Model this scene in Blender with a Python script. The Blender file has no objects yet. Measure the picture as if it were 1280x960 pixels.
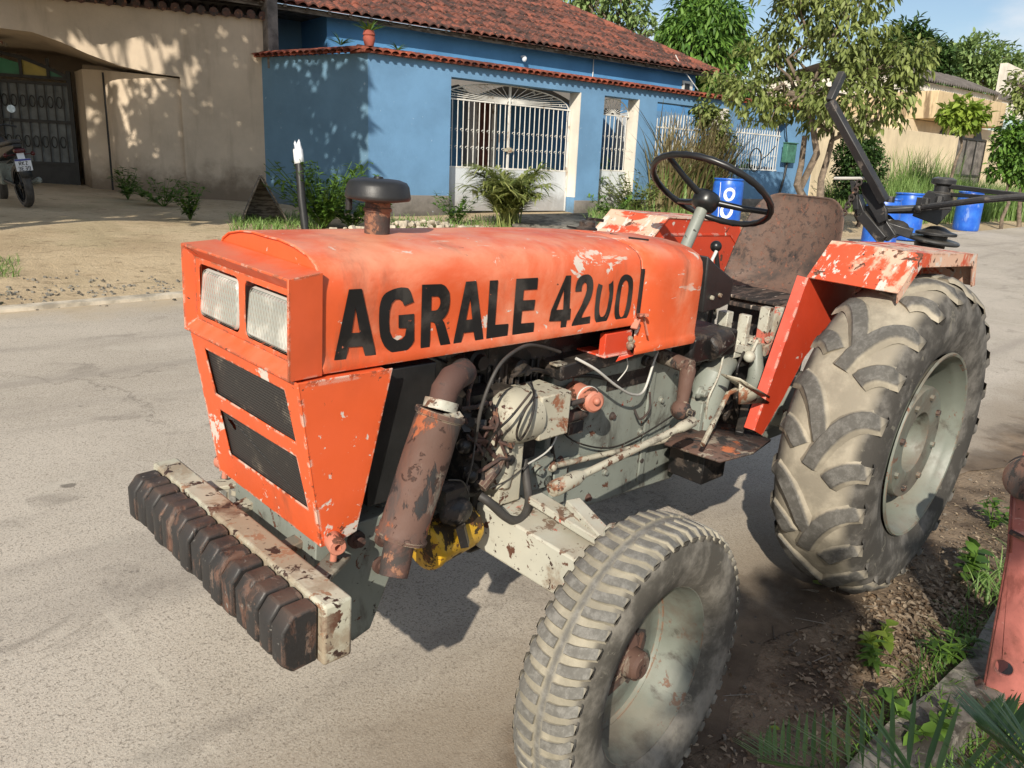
import bpy, bmesh, math, random
import numpy as np
from mathutils import Vector, Matrix
random.seed(7); RNG = np.random.default_rng(7)
R = math.radians
SC = bpy.context.scene
COL = SC.collection
# ------------------------------------------------------------------ frames
# world: z up.  The tractor stands on the cambered road, tilted by TM.
TM = np.array([[.99998, .00027, -.00668], [0., .99915, .04112], [.00668, -.04112, .99913]])
CAM = np.array([2.91784, 1.65070, 1.46661])
AX = np.array([[-.72084, .69179, .04257], [.15426, .22001, -.96322], [-.67572, -.68776, -.26531]])
FPX = 997.07
def ray(px, py):
    return AX[2] + (px-640)/FPX*AX[0] + (py-480)/FPX*AX[1]
def tp(px, py, ax, val):            # a measured point on a plane of the tractor's own frame
    c = TM.T @ CAM; v = TM.T @ ray(px, py); k = 'xyz'.index(ax)
    return Vector(c + (val-c[k])/v[k]*v)
def dist(px, py, D):                # a world point at horizontal distance D from the viewpoint
    v = ray(px, py); return Vector(CAM + v*D/math.hypot(v[0], v[1]))
def smooth(a, b, x):
    t = max(0., min(1., (x-a)/(b-a))); return t*t*(3-2*t)
def gz(x, y):                       # the lie of the land
    z = .00669*max(-40, min(x, 12)) - .04116*max(-16, min(y, 2.5))
    if x < -4: z += .022*min(-4-x, 32)
    z += .13*smooth(-5.25, -7.7, y-.0*x)
    return z
WO = np.array([-6.4, -9.65]); WA = np.array([-.995, .0999]); WN = np.array([.0999, .995])
WANG = math.atan2(WA[1], WA[0])
def wp(s, off, z):                  # street wall line: along, out towards the road, up
    q = WO + WA*s + WN*off; return Vector((q[0], q[1], z))
# ------------------------------------------------------------------ mesh builder
class MB:
    def __init__(s): s.v = []; s.f = []; s.mi = []
    def add(s, vs, fs, mi=0):
        b = len(s.v); s.v += [tuple(v) for v in vs]
        s.f += [tuple(b+i for i in f) for f in fs]; s.mi += [mi]*len(fs); return s
    def box(s, a, b, mat=None, mi=0):
        x0, y0, z0 = a; x1, y1, z1 = b
        vs = [Vector(p) for p in ((x0,y0,z0),(x1,y0,z0),(x1,y1,z0),(x0,y1,z0),(x0,y0,z1),(x1,y0,z1),(x1,y1,z1),(x0,y1,z1))]
        if mat is not None: vs = [mat @ v for v in vs]
        return s.add(vs, [(0,3,2,1),(4,5,6,7),(0,1,5,4),(1,2,6,5),(2,3,7,6),(3,0,4,7)], mi)
    def bar(s, p, q, w, h, up=(0,0,1), mi=0):       # rectangular bar from p to q
        p = Vector(p); q = Vector(q); d = (q-p).normalized(); u = Vector(up)
        if abs(d.dot(u)) > .98: u = Vector((0,1,0))
        sd = d.cross(u).normalized(); u = sd.cross(d)
        vs = [c + sd*a*w/2 + u*b*h/2 for c in (p, q) for a, b in ((-1,-1),(1,-1),(1,1),(-1,1))]
        return s.add(vs, [(3,2,1,0),(4,5,6,7),(0,1,5,4),(1,2,6,5),(2,3,7,6),(3,0,4,7)], mi)
    def tube(s, pts, r, n=10, cap=True, mi=0):
        pts = [Vector(p) for p in pts]; m = len(pts)
        rs = r if isinstance(r, (list, tuple)) else [r]*m
        vs = []; prev = None
        for i, p in enumerate(pts):
            d = (pts[min(i+1, m-1)] - pts[max(i-1, 0)]).normalized()
            if prev is None:
                a = Vector((0,0,1)) if abs(d.z) < .9 else Vector((1,0,0)); prev = d.cross(a).normalized()
            else:
                prev = (prev - d*prev.dot(d)).normalized()
            b = d.cross(prev)
            for k in range(n):
                t = 2*math.pi*k/n; vs.append(p + (prev*math.cos(t) + b*math.sin(t))*rs[i])
        fs = [(i*n+k, i*n+(k+1) % n, (i+1)*n+(k+1) % n, (i+1)*n+k) for i in range(m-1) for k in range(n)]
        if cap: fs += [tuple(range(n))[::-1], tuple((m-1)*n+k for k in range(n))]
        return s.add(vs, fs, mi)
    def lathe(s, prof, c=(0,0,0), axis=(0,0,1), n=32, mi=0, close=False):   # prof: (radius, along axis)
        c = Vector(c); a = Vector(axis).normalized()
        u = a.cross(Vector((0,0,1)) if abs(a.z) < .9 else Vector((1,0,0))).normalized(); w = a.cross(u)
        vs = [c + a*h + (u*math.cos(2*math.pi*k/n) + w*math.sin(2*math.pi*k/n))*r for r, h in prof for k in range(n)]
        m = len(prof)
        fs = [(i*n+k, (i+1)*n+k, (i+1)*n+(k+1) % n, i*n+(k+1) % n) for i in range(m-1) for k in range(n)]
        if close:
            if prof[0][0] > 1e-4: fs.append(tuple(range(n)))
            if prof[-1][0] > 1e-4: fs.append(tuple((m-1)*n+k for k in range(n))[::-1])
        return s.add(vs, fs, mi)
    def prism(s, poly, axis, a, b, mi=0):            # polygon in the plane normal to axis, from a to b
        k = 'xyz'.index(axis)
        def m(p, h):
            if k == 0: return (h, p[0], p[1])
            if k == 1: return (p[0], h, p[1])
            return (p[0], p[1], h)
        n = len(poly); vs = [m(p, a) for p in poly] + [m(p, b) for p in poly]
        fs = [tuple(range(n)), tuple(range(n, 2*n))[::-1]] + [(i, i+n, (i+1) % n+n, (i+1) % n) for i in range(n)]
        return s.add(vs, fs, mi)
    def loft(s, rings, closed=False, caps=False, mi=0):
        n = len(rings[0]); vs = [p for r in rings for p in r]; fs = []
        for i in range(len(rings)-1):
            for k in range(n if closed else n-1):
                fs.append((i*n+k, i*n+(k+1) % n, (i+1)*n+(k+1) % n, (i+1)*n+k))
        if caps: fs += [tuple(range(n))[::-1], tuple((len(rings)-1)*n+k for k in range(n))]
        return s.add(vs, fs, mi)
    def ball(s, c, r, n=12, sc=(1,1,1), mi=0):
        c = Vector(c); m = n//2+1; vs = []; 
        for i in range(m+1):
            t = math.pi*i/m
            for k in range(n):
                p = 2*math.pi*k/n
                vs.append(c + Vector((r*sc[0]*math.sin(t)*math.cos(p), r*sc[1]*math.sin(t)*math.sin(p), r*sc[2]*math.cos(t))))
        fs = [(i*n+k, (i+1)*n+k, (i+1)*n+(k+1) % n, i*n+(k+1) % n) for i in range(m) for k in range(n)]
        return s.add(vs, fs, mi)
    def build(s, name, mat=None, parent=None, bevel=0, smooth=35, solid=0, label=None, seg=2, clean=True, subd=0):
        me = bpy.data.meshes.new(name); me.from_pydata(s.v, [], s.f)
        mats = mat if isinstance(mat, (list, tuple)) else [mat]
        for m in mats:
            if m: me.materials.append(m)
        if len(mats) > 1: me.polygons.foreach_set('material_index', s.mi)
        if clean:
            bm = bmesh.new(); bm.from_mesh(me)
            bmesh.ops.remove_doubles(bm, verts=bm.verts, dist=1e-5)
            bmesh.ops.recalc_face_normals(bm, faces=bm.faces); bm.to_mesh(me); bm.free()
        if smooth:
            me.polygons.foreach_set('use_smooth', [True]*len(me.polygons))
            me.set_sharp_from_angle(angle=R(smooth))
        o = bpy.data.objects.new(name, me); COL.objects.link(o); o.parent = parent
        if solid:
            md = o.modifiers.new('s', 'SOLIDIFY'); md.thickness = abs(solid); md.offset = 1 if solid < 0 else -1
        if bevel:
            md = o.modifiers.new('b', 'BEVEL'); md.width = bevel; md.segments = seg; md.limit_method = 'ANGLE'; md.angle_limit = R(40)
            md.harden_normals = False
        if subd:
            md = o.modifiers.new('d', 'SUBSURF'); md.levels = md.render_levels = subd
        if label: o['label'] = label
        return o
def shape(outer, holes=(), t=.002):
    """flat plate with holes in XY, thickness t, as (verts, faces)"""
    cu = bpy.data.curves.new('c', 'CURVE'); cu.dimensions = '2D'; cu.fill_mode = 'BOTH'; cu.extrude = t/2
    for pl in [outer]+list(holes):
        sp = cu.splines.new('POLY'); sp.points.add(len(pl)-1)
        for i, p in enumerate(pl): sp.points[i].co = (p[0], p[1], 0, 1)
        sp.use_cyclic_u = True
    o = bpy.data.objects.new('c', cu); COL.objects.link(o)
    me = bpy.data.meshes.new_from_object(o.evaluated_get(bpy.context.evaluated_depsgraph_get()))
    vs = [v.co.copy() for v in me.vertices]; fs = [tuple(p.vertices) for p in me.polygons]
    bpy.data.objects.remove(o); bpy.data.curves.remove(cu); bpy.data.meshes.remove(me)
    return vs, fs
def plate(mb, outer, holes, t, fn, mi=0):
    vs, fs = shape(outer, holes, t); mb.add([fn(v) for v in vs], fs, mi); return mb
def tag(o, label=None, cat=None, group=None, kind=None):
    if label: o['label'] = label
    if cat: o['category'] = cat
    if group: o['group'] = group
    if kind: o['kind'] = kind
    return o
def empty(name, loc=(0,0,0), rot=None, label=None, cat=None, group=None):
    o = bpy.data.objects.new(name, None); COL.objects.link(o); o.location = loc; o.empty_display_size = .2
    if rot is not None: o.rotation_euler = rot
    return tag(o, label, cat, group)
def copy_tree(o, parent=None):
    c = o.copy(); COL.objects.link(c); c.parent = parent
    for ch in list(o.children): copy_tree(ch, c)
    return c
def circ2(r, n=20, c=(0,0)): return [(c[0]+r*math.cos(2*math.pi*i/n), c[1]+r*math.sin(2*math.pi*i/n)) for i in range(n)]
# ------------------------------------------------------------------ materials
def srgb(r, g, b):
    f = lambda c: (c/255/12.92 if c/255 <= .04045 else ((c/255+.055)/1.055)**2.4)
    return (f(r), f(g), f(b))
class NT:
    def __init__(s, name):
        s.m = bpy.data.materials.new(name); s.m.use_nodes = True; s.t = s.m.node_tree
        s.b = s.t.nodes['Principled BSDF']; s.co = s.t.nodes.new('ShaderNodeTexCoord').outputs['Object']
        s.geo = None
    def n(s, ty, **kw):
        nd = s.t.nodes.new(ty)
        for k, v in kw.items(): setattr(nd, k, v)
        return nd
    def L(s, a, b): s.t.links.new(a, b)
    def put(s, sock, v):
        if isinstance(v, bpy.types.NodeSocket): s.L(v, sock)
        elif isinstance(v, (tuple, list)) and len(v) == 3 and sock.type == 'RGBA': sock.default_value = (*v, 1)
        else: sock.default_value = v
    def map(s, scale=(1,1,1), rot=(0,0,0), loc=(0,0,0), co=None):
        m = s.n('ShaderNodeMapping'); s.L(co or s.co, m.inputs[0])
        m.inputs['Scale'].default_value = scale; m.inputs['Rotation'].default_value = rot; m.inputs['Location'].default_value = loc
        return m.outputs[0]
    def noise(s, sc, det=4, ro=.55, co=None, dist=0):
        x = s.n('ShaderNodeTexNoise'); s.L(co or s.co, x.inputs['Vector']); x.inputs['Scale'].default_value = sc
        x.inputs['Detail'].default_value = det; x.inputs['Roughness'].default_value = ro; x.inputs['Distortion'].default_value = dist
        return x.outputs['Fac']
    def vor(s, sc, co=None, feat='F1', out='Distance'):
        x = s.n('ShaderNodeTexVoronoi', feature=feat); s.L(co or s.co, x.inputs['Vector']); x.inputs['Scale'].default_value = sc
        return x.outputs[out]
    def ramp(s, f, a, b, lo=0., hi=1.):
        x = s.n('ShaderNodeMapRange'); x.interpolation_type = 'SMOOTHSTEP'; s.L(f, x.inputs[0])
        for i, v in zip((1,2,3,4), (a, b, lo, hi)): s.put(x.inputs[i], v)
        return x.outputs[0]
    def mix(s, f, a, b):
        x = s.n('ShaderNodeMix', data_type='RGBA'); s.put(x.inputs[0], f); s.put(x.inputs[6], a); s.put(x.inputs[7], b); return x.outputs[2]
    def math(s, op, a, b=0.):
        x = s.n('ShaderNodeMath', operation=op); s.put(x.inputs[0], a); s.put(x.inputs[1], b); return x.outputs[0]
    def sep(s, co=None):
        x = s.n('ShaderNodeSeparateXYZ'); s.L(co or s.co, x.inputs[0]); return x.outputs
    def attr(s, nm):
        return s.n('ShaderNodeAttribute', attribute_name=nm).outputs['Fac']
    def normal(s):
        return s.sep(s.n('ShaderNodeNewGeometry').outputs['Normal'])
    def edge(s, rad=.01):
        bv = s.n('ShaderNodeBevel', samples=3); bv.inputs['Radius'].default_value = rad
        g = s.n('ShaderNodeNewGeometry'); d = s.n('ShaderNodeVectorMath', operation='DOT_PRODUCT')
        s.L(bv.outputs[0], d.inputs[0]); s.L(g.outputs['Normal'], d.inputs[1])
        return s.math('SUBTRACT', 1., d.outputs['Value'])
    def bump(s, h, strength=.3, dist=.01):
        x = s.n('ShaderNodeBump'); s.put(x.inputs['Height'], h); x.inputs['Strength'].default_value = strength
        x.inputs['Distance'].default_value = dist; s.L(x.outputs[0], s.b.inputs['Normal']); return x
    def out(s, col=None, rough=None, metal=None, spec=None):
        if col is not None: s.put(s.b.inputs['Base Color'], col)
        if rough is not None: s.put(s.b.inputs['Roughness'], rough)
        if metal is not None: s.put(s.b.inputs['Metallic'], metal)
        if spec is not None: s.put(s.b.inputs['Specular IOR Level'], spec)
        return s.m
def plain(name, col, rough=.6, var=.15, sc=6, metal=0, bump=0, spec=.5):
    t = NT(name); f = t.noise(sc, 5, .6)
    c = t.mix(t.ramp(f, .3, .7), tuple(x*(1-var) for x in col), tuple(min(1, x*(1+var)) for x in col))
    if bump: t.bump(t.noise(sc*8, 4, .6), bump, .004)
    return t.out(c, rough, metal, spec)
def worn(name, base, layers=(), rough=.5, edgecol=None, edge_r=.012, edge_t=(.02,.12), dust=None, bump=.25, var=.12, metal=0, dirt=None, spec=.5, edge2=None):
    """base paint; layers: (colour, noise scale, threshold lo, hi, stretch) flaked patches; edge wear; dust on upward faces"""
    t = NT(name); c = t.mix(t.ramp(t.noise(3.1, 5, .6), .3, .7), tuple(x*(1-var) for x in base), tuple(min(1, x*(1+var)) for x in base))
    h = None
    if dirt:
        d = t.ramp(t.noise(5.3, 6, .65, co=t.map((1,1,.35))), .56, .75); c = t.mix(t.math('MULTIPLY', d, dirt[1]), c, dirt[0])
    for k, (col, sc, lo, hi, st) in enumerate(layers):
        sh = .045
        f = t.ramp(t.noise(sc, 8, .66, co=t.map(st, loc=(k*3.7, k*1.3, k*2.1)), dist=.35), lo-sh, max(hi, lo+.012)-sh)
        c = t.mix(f, c, col); h = f if h is None else t.math('MAXIMUM', h, f)
    if edgecol:
        e = t.math('MINIMUM', t.math('MULTIPLY', t.edge(edge_r*.75), 9.), .5); f = t.ramp(t.math('ADD', e, t.math('MULTIPLY', t.math('SUBTRACT', t.noise(17, 7, .72), .5), 2.6)), .50, .58)
        c = t.mix(f, c, edgecol); h = f if h is None else t.math('MAXIMUM', h, f)
        if edge2:
            f2 = t.ramp(t.math('ADD', e, t.math('MULTIPLY', t.math('SUBTRACT', t.noise(31, 7, .75, co=t.map((1,1,1), loc=(5,2,9))), .5), 2.2)), .60, .66); c = t.mix(f2, c, edge2)
    if dust:
        nz = t.ramp(t.normal()[2], .2, .95); f = t.math('MULTIPLY', nz, t.ramp(t.noise(9, 6, .65), .3, .65)); c = t.mix(t.math('MULTIPLY', f, dust[1]), c, dust[0])
    g = t.noise(60, 3, .6); hh = t.math('MULTIPLY', g, .25)
    hh = t.math('ADD', hh, t.math('MULTIPLY', t.noise(4, 2, .5), 1.2))
    if h is not None: hh = t.math('SUBTRACT', hh, t.math('MULTIPLY', h, .35))
    t.bump(hh, bump, .004)
    r = t.ramp(t.noise(11, 4, .6), .3, .7, max(.05, rough-.1), min(1, rough+.12))
    if h is not None: r = t.math('MAXIMUM', r, t.math('MULTIPLY', h, .75))
    return t.out(c, r, metal, spec)
S1 = (1,1,1)
PRIMER = (.62,.55,.48); RUST = (.11,.045,.025); RUSTD = (.045,.022,.015)
M = {}
ORANGE = (.69,.108,.030)
M['hood'] = worn('hood_paint', ORANGE, [((.60,.50,.42), 13, .675, .69, (.3,1,1.4)), ((.78,.27,.15), 2.2, .53, .76, (1,1,1)), ((.34,.10,.05), 3.4, .60, .78, (1.6,1,.5)), (PRIMER, 7.5, .685, .70, (1,1.6,1)), (PRIMER, 26, .70, .715, (1,1,1)), (RUST, 17, .735, .75, (1,1,1))],
               .46, (.50,.40,.32), .008, (.03,.10), dust=((.72,.34,.21), .6), bump=.3, var=.09, dirt=((.26,.075,.035), .6), edge2=(.10,.04,.025))
M['grille'] = worn('grille_paint', ORANGE, [(PRIMER, 6.2, .67, .685, (1,1,1.2)), (RUST, 21, .70, .715, (1,1,1)), (PRIMER, 24, .69, .70, (1,1,1))],
               .48, (.60,.50,.41), .012, (.02,.07), bump=.3, var=.10, dirt=((.28,.075,.035), .7), edge2=(.12,.05,.03))
M['bezel'] = worn('bezel_paint', (.66,.105,.033), [(PRIMER, 9, .71, .725, (1,1,1)), (RUST, 13, .70, .72, (1,1,1))],
               .45, (.20,.085,.045), .012, (.015,.06), dust=((.58,.20,.11), .6), bump=.3, dirt=((.25,.06,.03), .7), edge2=(.48,.36,.28))
M['fender'] = worn('fender_paint', (.60,.085,.032), [((.66,.42,.30), 4.6, .50, .56, (1,1,1)), (PRIMER, 11, .60, .63, (1,2.2,1)), (RUST, 15, .64, .66, (1,1,1)), (RUSTD, 31, .68, .70, (1,1,1))],
               .5, (.28,.12,.07), .012, (.02,.08), bump=.3)
M['redplate'] = worn('fender_inner_paint', (.58,.058,.022), [(PRIMER, 19, .70, .715, (1,1,1)), (RUST, 9, .70, .72, (1,1,1))], .4, (.62,.40,.33), .012, (.02,.07), bump=.2)
M['grey'] = worn('grey_green_paint', (.24,.26,.225), [((.085,.08,.068), 6, .60, .72, (1,1,.6)), ((.36,.06,.03), 9, .70, .715, (1,1,1)), (RUST, 19, .665, .68, (1,1,1)), ((.04,.035,.03), 35, .68, .70, (1,1,1))],
               .5, (.11,.075,.055), .008, (.03,.10), dust=((.26,.225,.17), .6), bump=.4, dirt=((.05,.043,.035), .85))
M['palegrey'] = worn('pale_frame_paint', (.47,.46,.385), [((.52,.13,.09), 8, .655, .68, (1,1,1)), ((.30,.25,.19), 5, .57, .66, S1), (RUST, 18, .63, .65, (1,1,1)), (RUSTD, 36, .655, .67, (1,1,1))],
               .5, (.2,.12,.08), .008, (.03,.10), dust=((.42,.36,.27), .5), bump=.3)
M['bar'] = worn('bumper_bar_paint', (.47,.45,.35), [(RUST, 12, .585, .61, (1,.5,1)), ((.33,.27,.19), 5, .50, .62, S1), (RUSTD, 26, .61, .65, (1,1,1)), ((.30,.17,.10), 16, .61, .64, (1,1,1))], .55, (.12,.07,.05), .012, (.02,.07), bump=.4)
M['weight'] = worn('ballast_iron', (.026,.024,.023), [((.12,.062,.042), 11, .585, .66, (1,1,.4)), ((.15,.10,.075), 24, .64, .69, (1,1,.5)), ((.20,.19,.17), 37, .68, .70, (1,1,1))], .5, (.20,.115,.08), .010, (.01,.06), dust=((.13,.085,.062), .6), bump=.9)
M['rustpipe'] = worn('rusty_muffler', (.115,.062,.045), [((.06,.052,.048), 6, .54, .66, (1,1,.4)), ((.24,.20,.155), 9, .60, .66, (1,1,.45)), ((.030,.027,.026), 14, .58, .62, (1,1,.5)), ((.34,.10,.04), 10, .64, .68, (1,1,.5)), (RUSTD, 30, .62, .66, (1,1,1))], .75, (.34,.28,.20), .006, (.03,.08), bump=.7)
M['rustdark'] = worn('dark_rust', (.10,.052,.04), [((.05,.04,.035), 8, .5, .6, S1), ((.25,.12,.07), 17, .62, .66, S1)], .8, bump=.7)
M['black'] = plain('black_paint', (.018,.018,.018), .45, .3, 9, bump=.15)
M['oily'] = worn('oily_black', (.012,.011,.011), [((.06,.045,.035), 12, .56, .64, S1), ((.14,.12,.10), 25, .68, .70, S1)], .45, bump=.6, dust=((.08,.065,.05), .5))
M['rubberhose'] = plain('rubber_hose', (.055,.05,.045), .6, .3, 14)
M['plastic'] = plain('black_plastic', (.014,.014,.014), .33, .2, 9)
M['chrome'] = plain('pale_cable', (.55,.53,.48), .4, .1, 9)
M['orangepart'] = worn('salmon_paint', (.50,.19,.125), [(RUST, 20, .60, .63, S1)], .5, (.16,.07,.05), .006, (.02,.07))
M['yellow'] = worn('yellow_paint', (.62,.36,.02), [((.05,.03,.012), 13, .52, .55, (1,1,1)), ((.14,.06,.02), 24, .60, .62, S1)], .45, bump=.4)
M['cream'] = worn('cream_casting', (.43,.40,.31), [((.28,.11,.055), 7, .60, .65, S1), ((.16,.14,.11), 5, .56, .66, S1), (RUST, 22, .63, .65, S1), (RUSTD, 45, .64, .66, S1)], .55, (.2,.13,.08), .01, (.03,.10), bump=.4)
M['seat'] = worn('rusty_seat_shell', (.135,.082,.06), [((.045,.037,.032), 3.0, .50, .68, (1,1,1)), ((.24,.20,.155), 3.6, .60, .80, (1,1,1)), ((.06,.042,.035), 42, .56, .70, (1,1,1)), ((.022,.019,.018), 9, .62, .72, (1,1,.8)), ((.19,.085,.055), 50, .62, .70, S1)], .75, bump=.7)
M['wood'] = worn('weathered_seat_board', (.10,.07,.055), [((.02,.016,.014), 4, .48, .56, (1,6,1)), ((.40,.33,.27), 9, .64, .67, (1,4,1))], .8, bump=.8)
M['rim'] = worn('rim_paint', (.165,.18,.15), [((.16,.08,.05), 12, .65, .69, S1), ((.13,.115,.09), 4, .50, .68, S1), ((.06,.053,.042), 7, .60, .72, S1)], .5, (.22,.11,.06), .008, (.03,.09), dust=((.22,.195,.15), .6), bump=.3)
def tyre_mat(nm, tread, lug, wall):
    t = NT(nm); k = t.attr('zone'); n1 = t.noise(9, 7, .65); n2 = t.noise(60, 4, .7)
    kk = t.math('ADD', k, t.math('MULTIPLY', t.math('SUBTRACT', n1, .5), .55))
    wallc = t.mix(t.ramp(n1, .42, .68), wall, tuple(x*2.6+.02 for x in wall))
    scr = t.ramp(t.noise(14, 6, .7, co=t.map((1,1,1)), dist=1.5), .61, .66); wallc = t.mix(t.math('MULTIPLY', scr, .5), wallc, (.26,.24,.19))
    c = t.mix(t.ramp(kk, .42, .95), wallc, t.mix(t.ramp(n1, .3, .62), tread, tuple(x*.62 for x in tread)))
    lg = t.attr('lug'); ll = t.math('ADD', lg, t.math('MULTIPLY', t.math('SUBTRACT', n2, .5), .3))
    lugc = t.mix(t.ramp(t.noise(40, 6, .75), .42, .66), lug, tuple(x*1.7+.01 for x in lug))
    c = t.mix(t.math('MULTIPLY', t.ramp(ll, .55, .95), .92), c, lugc)
    h = t.math('ADD', t.math('MULTIPLY', n1, .6), t.math('MULTIPLY', n2, .4)); t.bump(h, .55, .006)
    return t.out(c, .85, 0, .3)
M['tyre_rear'] = tyre_mat('dusty_rear_tyre', (.42,.37,.285), (.085,.081,.074), (.060,.055,.048))
M['tyre_front'] = tyre_mat('dusty_front_tyre', (.40,.36,.275), (.125,.12,.108), (.09,.082,.068))
def mesh_wire():
    t = NT('wire_mesh'); p = t.sep(t.map((150,150,150)))
    def tri(a): return t.math('ABSOLUTE', t.math('SUBTRACT', t.math('FRACT', a), .5))
    w = t.math('MAXIMUM', tri(p[1]), tri(p[2])); f = t.ramp(w, .33, .40)
    dirt = t.ramp(t.noise(14, 5, .7), .55, .72)
    c = t.mix(f, (.004,.004,.004), t.mix(dirt, (.055,.05,.046), (.22,.19,.15)))
    t.bump(f, .6, .002); return t.out(c, .6)
M['wire'] = mesh_wire()
def glass_mat():
    t = NT('headlamp_glass'); p = t.sep(); rib = t.math('MULTIPLY', t.math('SINE', t.math('MULTIPLY', p[1], 520.)), t.math('SINE', t.math('MULTIPLY', p[2], 260.)))
    n = t.noise(11, 4, .55); c = t.mix(t.ramp(n, .40, .62), (.45,.47,.43), (.80,.80,.73))
    t.bump(t.math('ADD', t.math('MULTIPLY', rib, .5), t.math('MULTIPLY', n, 1.5)), .35, .003)
    t.b.inputs['Coat Weight'].default_value = .7; t.b.inputs['Coat Roughness'].default_value = .05
    return t.out(c, .25, .35)
M['glass'] = glass_mat()
def road_mat():
    t = NT('worn_concrete'); c = t.mix(t.ramp(t.noise(.55, 6, .6), .35, .66), (.40,.345,.278), (.52,.455,.375))
    ag = t.vor(95); ag2 = t.noise(160, 3, .7); sp = t.ramp(ag2, .40, .66)
    c = t.mix(t.math('MULTIPLY', sp, .5), c, (.60,.55,.47)); c = t.mix(t.math('MULTIPLY', t.ramp(t.noise(120, 4, .85, co=t.map(loc=(3,3,3))), .53, .60), .75), c, (.15,.125,.10)); c = t.mix(t.math('MULTIPLY', t.ramp(t.noise(48, 5, .8, co=t.map(loc=(8,3,3))), .57, .64), .45), c, (.20,.17,.14))
    st = t.ramp(t.noise(1.7, 7, .62, co=t.map((1,1.4,1), loc=(4,2,0)), dist=.6), .57, .70); c = t.mix(t.math('MULTIPLY', st, .45), c, (.17,.145,.12))
    pale = t.ramp(t.noise(2.3, 7, .6, co=t.map(loc=(9,3,0)), dist=1.), .58, .72); c = t.mix(t.math('MULTIPLY', pale, .5), c, (.52,.47,.39))
    oil = t.ramp(t.noise(6, 5, .5, co=t.map(loc=(1.7,7.2,0))), .70, .735); c = t.mix(t.math('MULTIPLY', oil, .6), c, (.05,.042,.036))
    nn = t.n('ShaderNodeVectorMath', operation='ADD'); nz = t.n('ShaderNodeTexNoise'); nz.inputs['Scale'].default_value = 1.5; nz.inputs['Detail'].default_value = 8
    nz.inputs['Roughness'].default_value = .7; t.L(t.co, nz.inputs[0]); sc = t.n('ShaderNodeVectorMath', operation='SCALE'); t.L(nz.outputs['Color'], sc.inputs[0]); sc.inputs['Scale'].default_value = .9
    t.L(t.co, nn.inputs[0]); t.L(sc.outputs[0], nn.inputs[1])
    cr = t.vor(.42, co=nn.outputs[0], feat='DISTANCE_TO_EDGE'); crk = t.ramp(cr, .0015, .006, 1, 0); crk = t.math('MULTIPLY', crk, t.ramp(t.noise(.8, 3, .5), .45, .6))
    c = t.mix(t.math('MULTIPLY', crk, .35), c, (.14,.115,.09))
    y = t.sep()[1]; x = t.sep()[0]
    edge = t.math('ADD', y, t.math('MULTIPLY', t.noise(1.9, 6, .6), .55))                       # dust swept along both verges
    j = t.math('ABSOLUTE', t.math('SUBTRACT', t.math('FRACT', t.math('MULTIPLY', t.math('ADD', x, t.math('MULTIPLY', t.noise(3, 4, .6), .05)), .22)), .5)); jn = t.math('MULTIPLY', t.ramp(j, .0015, .004, 1, 0), t.ramp(t.noise(2, 4, .6), .42, .55)); c = t.mix(t.math('MULTIPLY', jn, .5), c, (.58,.52,.43))
    c = t.mix(t.math('MULTIPLY', t.ramp(t.noise(.9, 4, .6, co=t.map((.35,2.2,1), loc=(3,7,0))), .52, .66), .35), c, (.235,.205,.175))
    c = t.mix(t.math('MULTIPLY', t.ramp(edge, .15, .62), .65), c, (.27,.215,.155)); w3 = t.math('ADD', y, t.math('MULTIPLY', t.noise(2.6, 8, .68), .75)); c = t.mix(t.ramp(w3, .70, .92), c, t.mix(t.ramp(t.noise(3.2, 7, .65), .36, .62), (.10,.072,.05), (.27,.20,.135)))
    wet = t.ramp(t.math('ADD', y, t.math('MULTIPLY', t.noise(2.1, 5, .6, co=t.map(loc=(6,1,0))), 1.2)), .92, 1.15); c = t.mix(t.math('MULTIPLY', wet, .55), c, (.085,.062,.044))
    
    edge2 = t.math('ADD', y, t.math('MULTIPLY', t.noise(1.3, 6, .6), 1.2)); c = t.mix(t.math('MULTIPLY', t.ramp(edge2, -4.9, -4.1, 1, 0), .85), c, (.50,.39,.25))
    h = t.math('MULTIPLY', ag2, 1.2); h = t.math('SUBTRACT', h, t.math('MULTIPLY', crk, .8)); h = t.math('ADD', h, t.math('MULTIPLY', t.noise(12, 5, .6), .8))
    t.bump(h, .45, .005); return t.out(c, .9, 0, .25)
M['road'] = road_mat()
def soil_mat():
    t = NT('dirt_ground'); y = t.sep()[1]; x = t.sep()[0]
    far = t.mix(t.ramp(t.noise(.9, 7, .6), .35, .65), (.56,.44,.285), (.44,.335,.21))
    far = t.mix(t.math('MULTIPLY', t.ramp(t.noise(5.5, 7, .7, co=t.map((1,2.2,1))), .55, .64), .6), far, (.20,.14,.085))
    far = t.mix(t.math('MULTIPLY', t.ramp(t.noise(9, 6, .7, co=t.map(loc=(5,5,0))), .60, .68), .5), far, (.62,.50,.34))
    gr = t.ramp(t.noise(.8, 6, .6, co=t.map(loc=(2,8,0))), .52, .66); far = t.mix(t.math('MULTIPLY', gr, .18), far, (.10,.125,.04))
    near = t.mix(t.ramp(t.noise(3.2, 7, .65), .36, .62), (.10,.072,.05), (.27,.20,.135)); near = t.mix(t.math('MULTIPLY', t.ramp(t.noise(34, 5, .7), .60, .68), .6), near, (.27,.22,.16))
    c = t.mix(t.ramp(y, -1.5, -.5), far, near)
    h = t.math('ADD', t.noise(7, 7, .7), t.math('MULTIPLY', t.noise(50, 4, .7), .4)); t.bump(h, .9, .03); return t.out(c, .95, 0, .2)
M['soil'] = soil_mat()
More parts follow.
